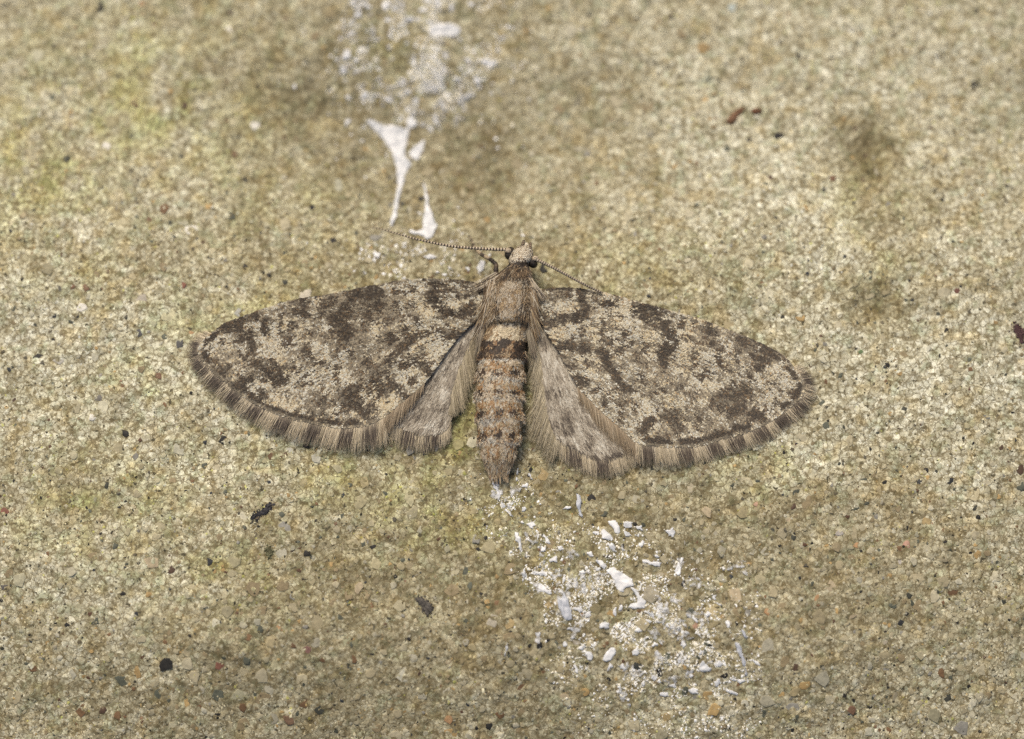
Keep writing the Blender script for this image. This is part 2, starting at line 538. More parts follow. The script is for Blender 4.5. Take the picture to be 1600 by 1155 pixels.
# grains that stand out in the photograph: px, py, radius px, colour
GREY, BLACK, DGREEN, RUST, ORANGE, RED, OCHRE, WHITE, BROWN, TAN, LILAC, NAVY = (
    (.36, .32, .25), (.022, .020, .017), (.055, .058, .042), (.20, .10, .05), (.42, .22, .08), (.24, .085, .05), (.38, .27, .10),
    (.66, .64, .56), (.10, .055, .032), (.42, .33, .19), (.39, .355, .31), (.035, .038, .04))
SPECIAL = [(220, 471, 15, GREY), (350, 688, 10, BLACK), (104, 697, 8, BROWN), (327, 878, 8, NAVY), (268, 891, 8, BROWN), (99, 946, 8, BLACK),
           (436, 984, 8, ORANGE), (343, 1040, 9, RED), (241, 1022, 8, DGREEN), (420, 862, 9, DGREEN), (485, 846, 7, DGREEN), (9, 918, 10, (.12, .11, .10)),
           (115, 828, 6, BLACK), (165, 758, 7, DGREEN), (142, 754, 6, NAVY), (478, 1016, 9, (.22, .10, .08)), (365, 1058, 8, NAVY), (237, 878, 13, TAN),
           (144, 652, 7, WHITE), (75, 776, 8, RUST), (7, 801, 9, RED), (1267, 846, 8, BLACK), (1382, 754, 6, BLACK), (1438, 754, 7, NAVY),
           (1484, 751, 8, NAVY), (1583, 808, 10, BROWN), (1524, 794, 6, DGREEN), (1461, 736, 6, DGREEN), (1319, 725, 6, DGREEN), (1278, 936, 8, ORANGE),
           (1200, 956, 8, ORANGE), (1339, 851, 7, ORANGE), (1416, 851, 8, (.48, .25, .17)), (1448, 815, 10, OCHRE), (1238, 842, 8, DGREEN),
           (1569, 939, 7, DGREEN), (1529, 925, 9, (.10, .085, .06)), (1421, 929, 7, DGREEN), (1407, 973, 7, NAVY), (1245, 1042, 9, BROWN),
           (1182, 788, 6, (.46, .26, .16)), (1155, 867, 6, RED), (1312, 833, 8, LILAC), (1594, 733, 10, BROWN), (1207, 828, 6, DGREEN), (1409, 875, 9, LILAC),
           (1299, 916, 11, TAN), (1234, 817, 11, TAN), (1565, 700, 6, BROWN), (1592, 520, 14, (.07, .035, .03)), (1160, 103, 6, BLACK), (1526, 16, 6, BLACK),
           (1472, 81, 6, BLACK), (1536, 204, 6, BLACK), (1211, 343, 8, BLACK), (1204, 277, 6, BROWN), (1351, 280, 8, BROWN), (1301, 279, 7, RUST),
           (1488, 22, 7, DGREEN), (488, 325, 7, BLACK), (232, 343, 7, RUST), (360, 45, 9, WHITE), (398, 194, 13, WHITE), (298, 360, 12, WHITE),
           (104, 248, 8, DGREEN), (222, 6, 7, ORANGE), (381, 279, 6, BLACK), (360, 17, 8, BROWN), (287, 164, 8, BROWN), (166, 229, 9, WHITE),
           (285, 446, 7, RED), (135, 449, 8, RUST), (112, 448, 8, RUST), (92, 452, 9, (.13, .12, .09)), (57, 506, 6, DGREEN), (128, 480, 10, WHITE),
           (83, 531, 5, BLACK), (217, 520, 8, (.10, .10, .10)), (280, 537, 9, (.09, .09, .09)), (88, 560, 15, (.40, .38, .32)), (153, 622, 8, (.16, .15, .13)),
           (154, 582, 10, LILAC), (20, 624, 9, BROWN), (247, 588, 7, RUST), (362, 486, 11, OCHRE), (375, 488, 10, (.33, .34, .30)), (300, 519, 7, ORANGE),
           (548, 449, 7, DGREEN), (444, 441, 6, DGREEN), (477, 458, 18, (.55, .50, .39)), (495, 715, 11, (.44, .43, .33)), (452, 706, 9, (.46, .45, .36)),
           (652, 1050, 10, BROWN), (546, 270, 9, BROWN), (1144, 12, 9, (.36, .44, .42)), (1442, 567, 5, NAVY), (1479, 517, 6, BLACK), (1387, 570, 5, BLACK),
           (1412, 640, 7, DGREEN), (1496, 455, 7, (.16, .06, .04)), (1543, 652, 8, (.20, .20, .17)), (1573, 587, 6, DGREEN), (1345, 550, 5, (.12, .2, .07)),
           (850, 742, 12, OCHRE), (925, 779, 8, BLACK), (787, 774, 7, (.10, .08, .05)), (974, 850, 7, BLACK), (936, 888, 7, NAVY), (1069, 912, 7, BLACK),
           (996, 1040, 9, (.04, .045, .04)), (1132, 1056, 8, BLACK), (1247, 1040, 9, BROWN), (1240, 792, 7, BROWN), (1195, 640, 1, TAN),
           (680, 700, 9, (.44, .43, .36)), (735, 725, 9, (.40, .38, .30)), (640, 980, 12, TAN), (560, 920, 12, TAN), (700, 1030, 13, (.34, .27, .15)),
           (873, 940, 11, (.44, .36, .22)), (855, 945, 9, OCHRE), (835, 990, 14, (.33, .28, .13)), (905, 1000, 13, (.34, .30, .22)), (820, 975, 10, TAN),
           (1085, 978, 8, (.45, .24, .14)), (1020, 928, 20, (.34, .30, .20)), (1030, 905, 12, (.36, .31, .20)), (1150, 930, 16, TAN), (1330, 960, 13, TAN),
           (1105, 800, 12, TAN), (1080, 760, 14, (.44, .38, .24)), (1130, 880, 13, (.38, .30, .17)), (1380, 1000, 12, (.40, .34, .24)), (960, 870, 14, (.33, .29, .16)),
           (955, 935, 13, (.31, .26, .15)), (770, 970, 15, (.38, .34, .25)), (795, 975, 12, OCHRE), (880, 1090, 10, TAN), (500, 1110, 9, DGREEN),
           (1040, 1120, 9, OCHRE), (1330, 1110, 9, RUST), (160, 1110, 8, BROWN), (700, 1125, 9, ORANGE), (1480, 1090, 9, DGREEN)]

MOTH_ZONE = np.array([(300, 540), (350, 500), (480, 460), (640, 432), (760, 432), (800, 385), (840, 440), (980, 462), (1120, 505), (1230, 560),
                      (1262, 600), (1200, 665), (1060, 705), (930, 720), (860, 690), (790, 740), (730, 640), (640, 680), (520, 680), (400, 640), (320, 590)], float)

placed = [(x, y, r, c) for (x, y, r, c) in SPECIAL if r > 2]
placed = [(x, y, r * .82, c) for (x, y, r, c) in placed]
cell = 30.0
gridmap = {}


def fits(x, y, r, k=0.86):
    cx, cy = int(x // cell), int(y // cell)
    for a in (cx - 1, cx, cx + 1):
        for b in (cy - 1, cy, cy + 1):
            for (qx, qy, qr) in gridmap.get((a, b), ()):
                if (qx - x) ** 2 + (qy - y) ** 2 < (k * (qr + r)) ** 2:
                    return False
    return True


for (x, y, r, c) in placed:
    gridmap.setdefault((int(x // cell), int(y // cell)), []).append((x, y, r))
NTRY = 52000
tx = rng.uniform(-110, 1710, NTRY); ty = rng.uniform(-110, 1265, NTRY)
tr = np.sort(np.clip(2.4 * rng.random(NTRY) ** -0.36, 2.4, 12.0))[::-1]
tw = worn_at(tx, ty)
tk = rng.random(NTRY)
cols = PAL[rng.choice(len(PAL), NTRY, p=PALW)]
for i in range(NTRY):
    x, y, r = tx[i], ty[i], tr[i]
    if tk[i] > 0.14 + 0.86 * tw[i] ** 1.2:
        continue
    if not fits(x, y, r):
        continue
    gridmap.setdefault((int(x // cell), int(y // cell)), []).append((x, y, r))
    placed.append((x, y, r, tuple(np.clip(cols[i] * rng.uniform(0.75, 1.2), 0, 1))))
for _ in range(1700):                                  # scattered dark mineral dots
    x, y, r = rng.uniform(-60, 1660), rng.uniform(-60, 1210), rng.uniform(1.3, 4.0)
    placed.append((x, y, r, [BLACK, DGREEN, NAVY, BROWN, (.09, .08, .055), (.12, .10, .06)][rng.integers(0, 6)]))
gp = np.array([(p[0], p[1], p[2]) for p in placed])
gc = np.array([p[3] for p in placed])
nsp = len([1 for q in SPECIAL if q[2] > 2])
soft_ = np.arange(len(gc)) < nsp
gc[soft_] = .72 * gc[soft_] + .28 * gc[soft_].mean(1, keepdims=True) * np.array((1.12, 1.0, .78))
plain = (np.arange(len(gc)) >= nsp) & (gc.max(1) > .28) & (gc[:, 1] / gc[:, 0] > .7)      # quartz takes the tone of the cement around it
gc[plain] = .38 * gc[plain] + .62 * cement_colour(gp[plain, 0], gp[plain, 1]) * rng.uniform(.7, 1.15, (plain.sum(), 1))
NG = len(placed)
g3 = ground_at(gp[:, 0], gp[:, 1])
vis = (~inside(MOTH_ZONE, gp[:, 0], gp[:, 1])) & (gp[:, 0] > 0) & (gp[:, 0] < 1600) & (gp[:, 1] > 0) & (gp[:, 1] < 1155)
order = np.argsort(-(gp[:, 2] + np.where(np.arange(NG) < len(SPECIAL) - 1, 6, 0)) * vis)
big = np.zeros(NG, bool)
big[order[:300]] = True
var = rng.integers(0, NVAR, NG)
rot = rng.uniform(0, 2 * np.pi, NG)
asp = rng.uniform(0.62, 1.0, NG)
hz = rng.uniform(0.40, 0.75, NG) * np.where(gp[:, 2] > 7, .45, 1.0)
sink = rng.uniform(-0.06, 0.10, NG)


e_ = 0.3                                               # grains lie in the local slope of the surface
slx = (H(g3[:, 0] + e_, g3[:, 1]) - H(g3[:, 0] - e_, g3[:, 1])) / (2 * e_)
sly = (H(g3[:, 0], g3[:, 1] + e_) - H(g3[:, 0], g3[:, 1] - e_)) / (2 * e_)


def grain_colour_jitter(c):
    return np.clip(c, 0.008, 0.8)


gm = [mesh_np('sand_grain', GT[k], [GQ, GTRI], smooth_shade=True) for k in range(NVAR)]
for me in gm:
    me.materials.append(M['grain_part'])
for i in np.nonzero(big)[0]:
    r = gp[i, 2] / 100
    o = obj('sand_grain', gm[var[i]], None, ground)
    o.location = (g3[i, 0], g3[i, 1], g3[i, 2] - sink[i] * r)
    tilt_ = Vector((0, 0, 1)).rotation_difference(Vector((-slx[i], -sly[i], 1)).normalized())
    o.rotation_euler = (tilt_.to_matrix() @ Matrix.Rotation(rot[i], 3, 'Z')).to_euler()
    o.scale = (r, r * asp[i], r * hz[i])
    o.color = (*grain_colour_jitter(gc[i]), 1)
s = np.nonzero(~big)[0]
T = GT[var[s]].copy()
r = gp[s, 2] / 100
T[:, :, 0] *= r[:, None]; T[:, :, 1] *= (r * asp[s])[:, None]; T[:, :, 2] *= (r * hz[s])[:, None]
cr, sr = np.cos(rot[s])[:, None], np.sin(rot[s])[:, None]
X = T[:, :, 0] * cr - T[:, :, 1] * sr + g3[s, 0][:, None]
Y = T[:, :, 0] * sr + T[:, :, 1] * cr + g3[s, 1][:, None]
Z = T[:, :, 2] + (g3[s, 2] - sink[s] * r)[:, None] + (X - g3[s, 0][:, None]) * slx[s][:, None] + (Y - g3[s, 1][:, None]) * sly[s][:, None]
nvg = GT.shape[1]
off = (np.arange(len(s)) * nvg)[:, None, None]
obj('small_sand_grains', mesh_np('small_sand_grains', np.stack([X, Y, Z], -1).reshape(-1, 3),
                                 [(GQ[None] + off).reshape(-1, 4), (GTRI[None] + off).reshape(-1, 3)],
                                 color=np.repeat(grain_colour_jitter(gc[s]), nvg, 0), smooth_shade=True),
    M['grain'], ground, kind='stuff')


def crumbs(px, py, rad, col, lift, squash=0.7, ragged=.0):
    """tiny faceted crystals: a five-sided pyramid each"""
    n = len(px)
    g = ground_at(px, py)
    k = 5
    a = rng.uniform(0, 2 * np.pi, n)[:, None] + np.arange(k)[None] / k * 2 * np.pi + rng.uniform(-.35, .35, (n, k))
    rr = (rad / 100)[:, None] * rng.uniform(0.6 - ragged * .45, 1.25 + ragged * .5, (n, k))
    v = np.zeros((n, k + 1, 3))
    v[:, :k, 0] = g[:, 0][:, None] + np.cos(a) * rr
    v[:, :k, 1] = g[:, 1][:, None] + np.sin(a) * rr
    v[:, :k, 2] = (g[:, 2] - 0.5 * rad / 100)[:, None]
    v[:, k, 0] = g[:, 0] + rng.uniform(-.5, .5, n) * rad / 100
    v[:, k, 1] = g[:, 1] + rng.uniform(-.5, .5, n) * rad / 100
    v[:, k, 2] = g[:, 2] + squash * rad / 100 + lift
    jj = np.arange(k)
    f = np.stack([jj, (jj + 1) % k, np.full(k, k)], 1)
    f = (f[None] + (np.arange(n) * (k + 1))[:, None, None]).reshape(-1, 3)
    return v.reshape(-1, 3), f, np.repeat(col, k + 1, 0)


N = 52000
cx = rng.uniform(-100, 1700, N); cy = rng.uniform(-100, 1255, N)
fine_zone = smooth(-.25, .35, fbm(cx / 130, cy / 130, 121, 3) + .5 * np.exp(-((cx - 1430) / 230) ** 2 - ((cy - 560) / 160) ** 2))
cmul = np.array([(1.45, 1.47, 1.52), (1.22, 1.22, 1.22), (.95, .94, .92), (.52, .48, .40), (.09, .09, .09), (.95, 1.0, .50), (1.05, 1.1, 1.3), (.90, .74, .52)])
cc = cement_colour(cx, cy) * cmul[rng.choice(8, N, p=[.19, .19, .17, .17, .085, .045, .09, .06])] * rng.uniform(.8, 1.15, (N, 1))
cc = np.clip(cc, .008, .85)
v, f, c = crumbs(cx, cy, (1.5 + 3.4 * rng.random(N) ** 2.2) * (1.1 - .5 * fine_zone), cc, 0.0, 0.4)
obj('cement_crumbs', mesh_np('cement_crumbs', v, f, color=c), M['crumb'], ground, kind='stuff')


# ---------------------------------------------------------------- dried white films and flakes
def film_mesh(name, outline, thick=0.007, step=2.2, rough_edge=2.4, soft=1.6):
    o = np.asarray(outline, float)
    ring, _ = resample(np.vstack([o, o[:1]]), step)
    ring = ring[:-1]
    nrm = np.roll(ring, -1, 0) - np.roll(ring, 1, 0)
    nrm = np.stack([nrm[:, 1], -nrm[:, 0]], 1) / (np.linalg.norm(nrm, axis=1, keepdims=True) + 1e-9)
    ring = ring + nrm * (rough_edge * fbm(ring[:, 0] / 4.5, ring[:, 1] / 4.5, 5, 3))[:, None]
    x0, y0 = ring.min(0); x1, y1 = ring.max(0)
    X, Y = np.meshgrid(np.arange(x0, x1, step), np.arange(y0, y1, step))
    X = X.ravel() + rng.uniform(-.3, .3, X.size) * step; Y = Y.ravel() + rng.uniform(-.3, .3, Y.size) * step
    closed = np.vstack([ring, ring[:1]])
    k = inside(ring, X, Y)
    X, Y = X[k], Y[k]
    d = seg_dist(closed, X, Y)
    k = d > 0.45 * step
    pts = np.vstack([ring, np.stack([X[k], Y[k]], 1)])
    n = len(ring)
    vv, _, ff, *_ = delaunay_2d_cdt([Vector(p) for p in pts], [(i, (i + 1) % n) for i in range(n)], [], 1, 1e-5)
    vv = np.array([tuple(q) for q in vv]); ff = np.array([t for t in ff if len(t) == 3])
    d = seg_dist(closed, vv[:, 0], vv[:, 1])
    dome = np.clip(d / soft, 0, 1) ** 0.6
    g = ground_at(vv[:, 0], vv[:, 1])
    top = g.copy()
    top[:, 2] += 0.013 + thick * dome + 0.006 * fbm(vv[:, 0] / 5, vv[:, 1] / 5, 9, 2) * dome
    bot = g.copy(); bot[:, 2] -= 0.03
    m = len(vv)
    a = vv[ff[:, 0]]; b = vv[ff[:, 1]]; c = vv[ff[:, 2]]
    cross = (b[:, 0] - a[:, 0]) * (c[:, 1] - a[:, 1]) - (b[:, 1] - a[:, 1]) * (c[:, 0] - a[:, 0])
    ff = np.where((cross > 0)[:, None], ff[:, ::-1], ff)          # photo y runs down
    e = {}
    for t in ff:
        for q in range(3):
            e[(t[q], t[(q + 1) % 3])] = 1
    rim = np.array([(p, q) for (p, q) in e if (q, p) not in e])
    side = np.stack([rim[:, 1], rim[:, 0], rim[:, 0] + m, rim[:, 1] + m], 1)
    cover = np.concatenate([dome, np.zeros(m)])
    return mesh_np(name, np.vstack([top, bot]), [ff, ff[:, ::-1] + m, side], attrs={'cover': cover}, smooth_shade=True)


def crop(ox, oy, s):
    return lambda pts: [(ox + x / s, oy + y / s) for x, y in pts]


T7 = crop(540, 160, 4.125)
B2 = crop(740, 720, 3.2)
FILM = 'dried white film on the concrete'
G_FILM = 'dried white films and flakes on the concrete'
films = [
    (T7([(135, 130), (160, 112), (195, 118), (240, 150), (310, 148), (345, 158), (385, 172), (402, 150), (390, 118), (420, 90), (452, 110), (462, 140),
         (440, 162), (408, 182), (402, 240), (385, 300), (392, 350), (418, 378), (432, 395), (392, 450), (383, 500), (352, 600), (325, 740), (298, 802),
         (285, 790), (308, 680), (335, 540), (332, 430), (312, 370), (290, 310), (240, 240), (182, 182)]), 'film',
     'large funnel-shaped dried white film with a long thin tail above the left wing'),
    (T7([(400, 335), (440, 288), (512, 240), (508, 280), (490, 322), (465, 372), (430, 365)]), 'film',
     'small pointed white flake right beside the funnel-shaped white film'),
    (T7([(500, 480), (512, 520), (528, 600), (545, 680), (565, 740), (592, 800), (572, 840), (545, 880), (525, 895), (502, 862), (455, 852), (410, 842),
         (412, 826), (460, 825), (496, 820), (500, 740), (512, 690), (515, 620), (503, 540)]), 'film',
     'drop-shaped white film with thin upper tail behind the long left antenna'),
    (B2([(660, 545), (700, 533), (742, 558), (792, 590), (800, 625), (762, 632), (752, 658), (712, 642), (704, 610), (688, 580)]), 'film',
     'largest jagged white flake in the patch of residue below the right wing'),
    (B2([(785, 632), (815, 645), (835, 680), (862, 700), (858, 738), (800, 742), (768, 735), (785, 715), (815, 708), (818, 680), (800, 655)]), 'film',
     'hook-shaped white flake joined below the largest jagged flake'),
    (B2([(418, 698), (440, 690), (452, 655), (470, 690), (487, 740), (492, 792), (466, 802), (440, 770), (422, 730)]), 'film_grey',
     'bluish grey fibrous flake left of the largest jagged white flake'),
    (B2([(330, 612), (350, 625), (388, 655), (388, 672), (358, 658), (322, 640)]), 'film', 'narrow slanting white flake just above the bluish grey fibrous flake'),
    (B2([(348, 365), (372, 392), (392, 410), (376, 422), (360, 410)]), 'film', 'tiny wedge of white film with a curved tail below the abdomen tip'),
    (B2([(672, 303), (712, 296), (732, 335), (737, 368), (705, 356), (690, 330)]), 'film', 'topmost broad white flake of the patch under the right wing fringe'),
    (B2([(635, 345), (655, 338), (697, 385), (692, 402), (640, 386)]), 'film', 'triangular white flake touching lower left of the topmost broad flake'),
    (B2([(514, 168), (540, 176), (534, 235), (548, 288), (526, 270), (514, 220)]), 'film_grey', 'slim bluish crescent of film close below the right hindwing fringe'),
    (B2([(838, 488), (870, 496), (902, 508), (942, 508), (932, 532), (890, 522), (850, 512)]), 'film', 'long flat white flake to the right of the largest jagged flake'),
    (B2([(1120, 1032), (1148, 998), (1172, 1028), (1188, 1040), (1156, 1062), (1130, 1052)]), 'film', 'bright blocky white flake at the lower right end of the residue patch'),
    (B2([(1205, 1010), (1225, 1000), (1250, 1018), (1230, 1032), (1208, 1026)]), 'film', 'rounded white flake right beside the bright blocky flake'),
    (B2([(1310, 900), (1335, 920), (1345, 960), (1362, 1010), (1368, 1070), (1358, 1075), (1348, 1020), (1325, 965), (1302, 915)]), 'film_grey',
     'long bluish streak of film along the right rim of the residue patch'),
    (B2([(1338, 838), (1360, 860), (1372, 892), (1350, 884)]), 'film_grey', 'short bluish flake just above the long bluish streak'),
    (B2([(790, 955), (815, 940), (835, 962), (815, 978), (792, 975)]), 'film', 'white flake at the lower left of the residue near its bottom'),
    (B2([(640, 995), (668, 950), (700, 930), (715, 945), (700, 985), (665, 1008)]), 'film', 'curved white flake at the lower left rim of the residue patch'),
    (crop(540, 0, 6.154)([(800, 300), (830, 240), (900, 220), (1010, 225), (1090, 260), (1100, 320), (1040, 360), (960, 350), (880, 355), (820, 350)]), 'film',
     'broad blurred white patch near the top edge of the concrete'),
    (crop(560, 330, 3.81)([(705, 335), (728, 292), (752, 300), (748, 345), (725, 372), (712, 365)]), 'film', 'small white flake beside the raised foreleg of the moth'),
]
for k, (ol, mat, lab) in enumerate(films):
    obj('white_flake', film_mesh('white_flake', ol), M[mat], None, label=lab, category='white flake', group=G_FILM)

# smaller flakes of the same film, stuck in the concrete
small = []
R1 = crop(480, 0, 2.75)
for (x, y, a, b, ang) in [(260, 30, 18, 12, .8), (222, 62, 14, 16, 0), (345, 88, 12, 14, 0), (300, 172, 16, 10, 0), (172, 240, 18, 22, .2), (158, 305, 13, 13, 0),
                          (500, 45, 22, 8, 0), (620, 30, 10, 18, 0), (780, 270, 22, 12, .2), (735, 348, 14, 16, 0), (540, 388, 12, 18, .2), (430, 398, 18, 8, -.5),
                          (350, 430, 16, 8, .3), (178, 420, 10, 14, 0), (176, 520, 13, 14, 0), (560, 20, 14, 8, 0), (590, 300, 10, 12, 0), (240, 380, 8, 10, 0),
                          (820, 200, 4, 24, .2), (840, 160, 12, 4, -.3), (690, 262, 16, 8, 0), (300, 1095, 14, 6, -.6), (520, 1105, 20, 10, .3), (580, 1135, 16, 6, 0),
                          (640, 340, 14, 10, 0), (335, 30, 9, 22, .3), (455, 85, 26, 12, .1), (530, 95, 12, 10, 0), (245, 410, 12, 16, .5), (400, 360, 12, 9, .2),
                          (690, 420, 10, 14, 0), (790, 400, 10, 8, 0), (200, 20, 8, 14, 0), (700, 20, 14, 8, 0), (655, 175, 10, 6, 0), (150, 170, 12, 6, .3)]:
    q = R1([(x, y)])[0]
    small.append((q[0], q[1], a / 2.75 * 1.15, b / 2.75 * 1.15, ang))
R7 = crop(560, 330, 3.81)
for (x, y, a, b, ang) in [(440, 270, 30, 14, .1), (545, 338, 24, 12, .4), (110, 262, 22, 10, .7), (490, 300, 10, 8, 0), (650, 350, 12, 14, 0), (470, 362, 12, 6, 0),
                          (40, 370, 14, 12, 0), (600, 385, 14, 6, 0), (270, 400, 16, 6, 0), (780, 262, 8, 14, .3), (200, 350, 12, 6, .5), (520, 380, 10, 5, 0)]:
    q = R7([(x, y)])[0]
    small.append((q[0], q[1], a / 3.81, b / 3.81, ang))
for (x, y, a, b, ang) in [(110, 140, 8, 30, -.5), (150, 225, 6, 14, -.5), (180, 265, 5, 26, -.8), (222, 385, 14, 36, -.2), (245, 310, 12, 8, .3), (288, 325, 14, 16, 0),
                          (330, 565, 26, 12, .1), (252, 575, 9, 36, 0), (405, 490, 16, 18, .3), (585, 465, 22, 8, .5), (635, 510, 8, 30, -.8), (690, 430, 12, 24, -.7),
                          (775, 372, 18, 12, .3), (775, 318, 20, 14, 0), (835, 420, 14, 14, 0), (985, 362, 16, 18, -.6), (1025, 550, 9, 24, 0), (892, 772, 24, 9, .6),
                          (1200, 682, 14, 10, .3), (1222, 716, 18, 7, .1), (1270, 810, 8, 18, 0), (1415, 1012, 18, 9, .7), (735, 740, 12, 12, 0), (708, 752, 7, 14, 0),
                          (820, 850, 14, 10, .2), (875, 806, 14, 10, 0), (970, 816, 14, 10, .2), (540, 935, 16, 12, 0), (585, 978, 22, 14, .5), (660, 825, 14, 12, 0),
                          (640, 820, 10, 10, 0), (515, 1045, 7, 26, -.4), (165, 940, 5, 30, .1), (450, 590, 8, 16, 0), (1105, 790, 6, 20, -.5), (1165, 765, 14, 12, 0),
                          (1050, 920, 12, 12, 0), (905, 918, 10, 10, 0), (745, 432, 8, 14, 0), (930, 780, 8, 8, 0), (610, 362, 10, 8, 0), (220, 55, 4, 30, .1),
                          (285, 80, 3, 22, -.5), (540, 555, 12, 10, .3), (330, 430, 10, 8, 0), (350, 440, 12, 10, .4), (440, 440, 14, 8, 0), (520, 740, 18, 8, .6),
                          (575, 765, 12, 10, 0), (480, 840, 14, 8, 0), (460, 918, 12, 10, 0), (1140, 960, 10, 9, 0), (740, 1030, 16, 10, .4), (685, 1030, 10, 18, .2),
                          (1340, 1100, 40, 9, 0), (905, 1085, 12, 9, 0), (1090, 1075, 12, 8, 0), (1000, 1120, 20, 10, .3), (1220, 1110, 16, 14, 0), (850, 1120, 14, 10, 0),
                          (1100, 1150, 24, 12, .2), (1290, 1160, 20, 9, .4), (960, 1170, 18, 12, 0), (1040, 500, 10, 12, 0), (830, 335, 14, 12, 0), (910, 475, 14, 6, .4),
                          (470, 235, 20, 6, -.4), (255, 125, 16, 9, 0), (250, 240, 12, 14, 0)]:
    q = B2([(x, y)])[0]
    small.append((q[0], q[1], a / 3.2 * 1.3, b / 3.2 * 1.3, ang))
for (x, y, a, b, ang) in small:
    n = 11
    t = np.arange(n) / n * 2 * np.pi
    rr = rng.uniform(0.35, 1.45, n)
    ex, ey = np.cos(t) * a * rr, np.sin(t) * b * rr
    ol = np.stack([x + ex * math.cos(ang) - ey * math.sin(ang), y + ex * math.sin(ang) + ey * math.cos(ang)], 1)
    obj('film_flake', film_mesh('film_flake', ol, 0.006, 1.8, 2.2, 1.2), M['film'], ground)

def smear(x, y, a, b, ang):
    n = 16
    t = np.arange(n) / n * 2 * np.pi
    rr = rng.uniform(0.45, 1.3, n)
    ex, ey = np.cos(t) * a * rr, np.sin(t) * b * rr
    ol = np.stack([x + ex * math.cos(ang) - ey * math.sin(ang), y + ex * math.sin(ang) + ey * math.cos(ang)], 1)
    me = film_mesh('film_smear', ol, 0.0, 2.6, 3.0, 3.0)
    cv = np.empty(len(me.vertices), np.float32)
    me.attributes['cover'].data.foreach_get('value', cv)
    me.attributes['cover'].data.foreach_set('value', cv * rng.uniform(.0, .08) - .06)
    obj('film_smear', me, M['film'], ground)


for _ in range(34):
    smear(rng.normal(1010, 75), np.clip(rng.normal(960, 70), 830, 1150), rng.uniform(8, 24), rng.uniform(6, 16), rng.uniform(0, 3))
for _ in range(30):
    smear(rng.normal(660, 62), np.clip(rng.normal(90, 60), -20, 190), rng.uniform(10, 28), rng.uniform(8, 18), rng.uniform(0, 3))
for _ in range(9):
    q = rng.random()
    smear(785 + 80 * q + rng.normal(0, 12), 765 + 160 * q, rng.uniform(5, 12), rng.uniform(8, 18), rng.uniform(-.4, .4))

# specks of the residue, too small and too many to pick apart
N = 9000
q = rng.normal(0, 1, (N, 2))
sxp = 1005 + 100 * q[:, 0] + 40 * q[:, 1]; syp = 990 + 90 * q[:, 1] + 20 * q[:, 0]
cl = fbm(sxp / 24, syp / 24, 55, 3)
k = (cl > -0.01) & (syp > 815) & (sxp > 850) & (sxp < 1190)
sxp, syp = sxp[k], syp[k]
q = rng.random(1500)
sx1 = 775 + 95 * q + rng.normal(0, 24, 1500); sy1 = 745 + 190 * q + rng.normal(0, 26, 1500)      # trail from the tail of the moth
k = (fbm(sx1 / 16, sy1 / 16, 58, 2) > .12) & (sy1 > 735)
sxp = np.concatenate([sxp, sx1[k]]); syp = np.concatenate([syp, sy1[k]])
n_low = len(sxp)
N2 = 5200
sx2 = rng.normal(665, 70, N2); sy2 = np.concatenate([rng.normal(75, 75, 4600), rng.normal(400, 24, 600)])
k2 = fbm(sx2 / 26, sy2 / 26, 56, 3) > .06
sxp = np.concatenate([sxp, sx2[k2]]); syp = np.concatenate([syp, sy2[k2]])
sc_ = np.where(rng.random((len(sxp), 1)) < 0.6, np.array([[.86, .86, .83]]), np.array([[.80, .75, .60]]))
v, f, c = crumbs(sxp, syp, (1.0 + 2.4 * rng.random(len(sxp)) ** 2.5) * np.where(np.arange(len(sxp)) < n_low, 1, 1.35), sc_, 0.02, 0.18, 1.0)
obj('white_specks', mesh_np('white_specks', v, f, color=c), M['speck'], ground, kind='stuff')


# ---------------------------------------------------------------- crusts and fragments lying on the concrete
def tinted(me, col, var_=.25):
    a = me.attributes.new('tint', 'FLOAT_COLOR', 'POINT')
    n = len(me.vertices)
    c = np.ones((n, 4), np.float32); c[:, :3] = np.asarray(col) * rng.uniform(1 - var_, 1 + var_, (n, 1))
    a.data.foreach_set('color', c.ravel())
    return me


def clump(name, pts, n, r, cols, label, category):
    """a ragged crust with small angular crumbs standing on it"""
    line, _ = resample(pts, 1.0)
    t = np.arange(26) / 26 * 2 * np.pi
    cx0, cy0 = line.mean(0)
    d = line[-1] - line[0]
    ang = math.atan2(d[1], d[0]); half = np.hypot(*d) / 2
    rr = rng.uniform(.55, 1.15, 26)
    ex, ey = np.cos(t) * (half + r * .5) * rr, np.sin(t) * r * .75 * rr
    ol = np.stack([cx0 + ex * math.cos(ang) - ey * math.sin(ang), cy0 + ex * math.sin(ang) + ey * math.cos(ang)], 1)
    o = obj(name, tinted(film_mesh(name, ol, .008, 2.0, 4.0, 3.0), np.mean(cols, 0) * 1.5, .5), M['crust'], None, label=label, category=category)
    k = rng.integers(0, len(line), n)
    px = line[k, 0] + rng.normal(0, r * 0.42, n); py = line[k, 1] + rng.normal(0, r * 0.42, n)
    cl_ = np.asarray(cols)[rng.integers(0, len(cols), n)] * rng.uniform(.7, 2.2, (n, 1))
    v, f, c = crumbs(px, py, rng.uniform(.9, 2.8, n), cl_, 0.02, 0.6, .6)
    obj('crust_crumbs', mesh_np('crust_crumbs', v, f, color=c), M['crust'], o, kind='stuff')
    return o


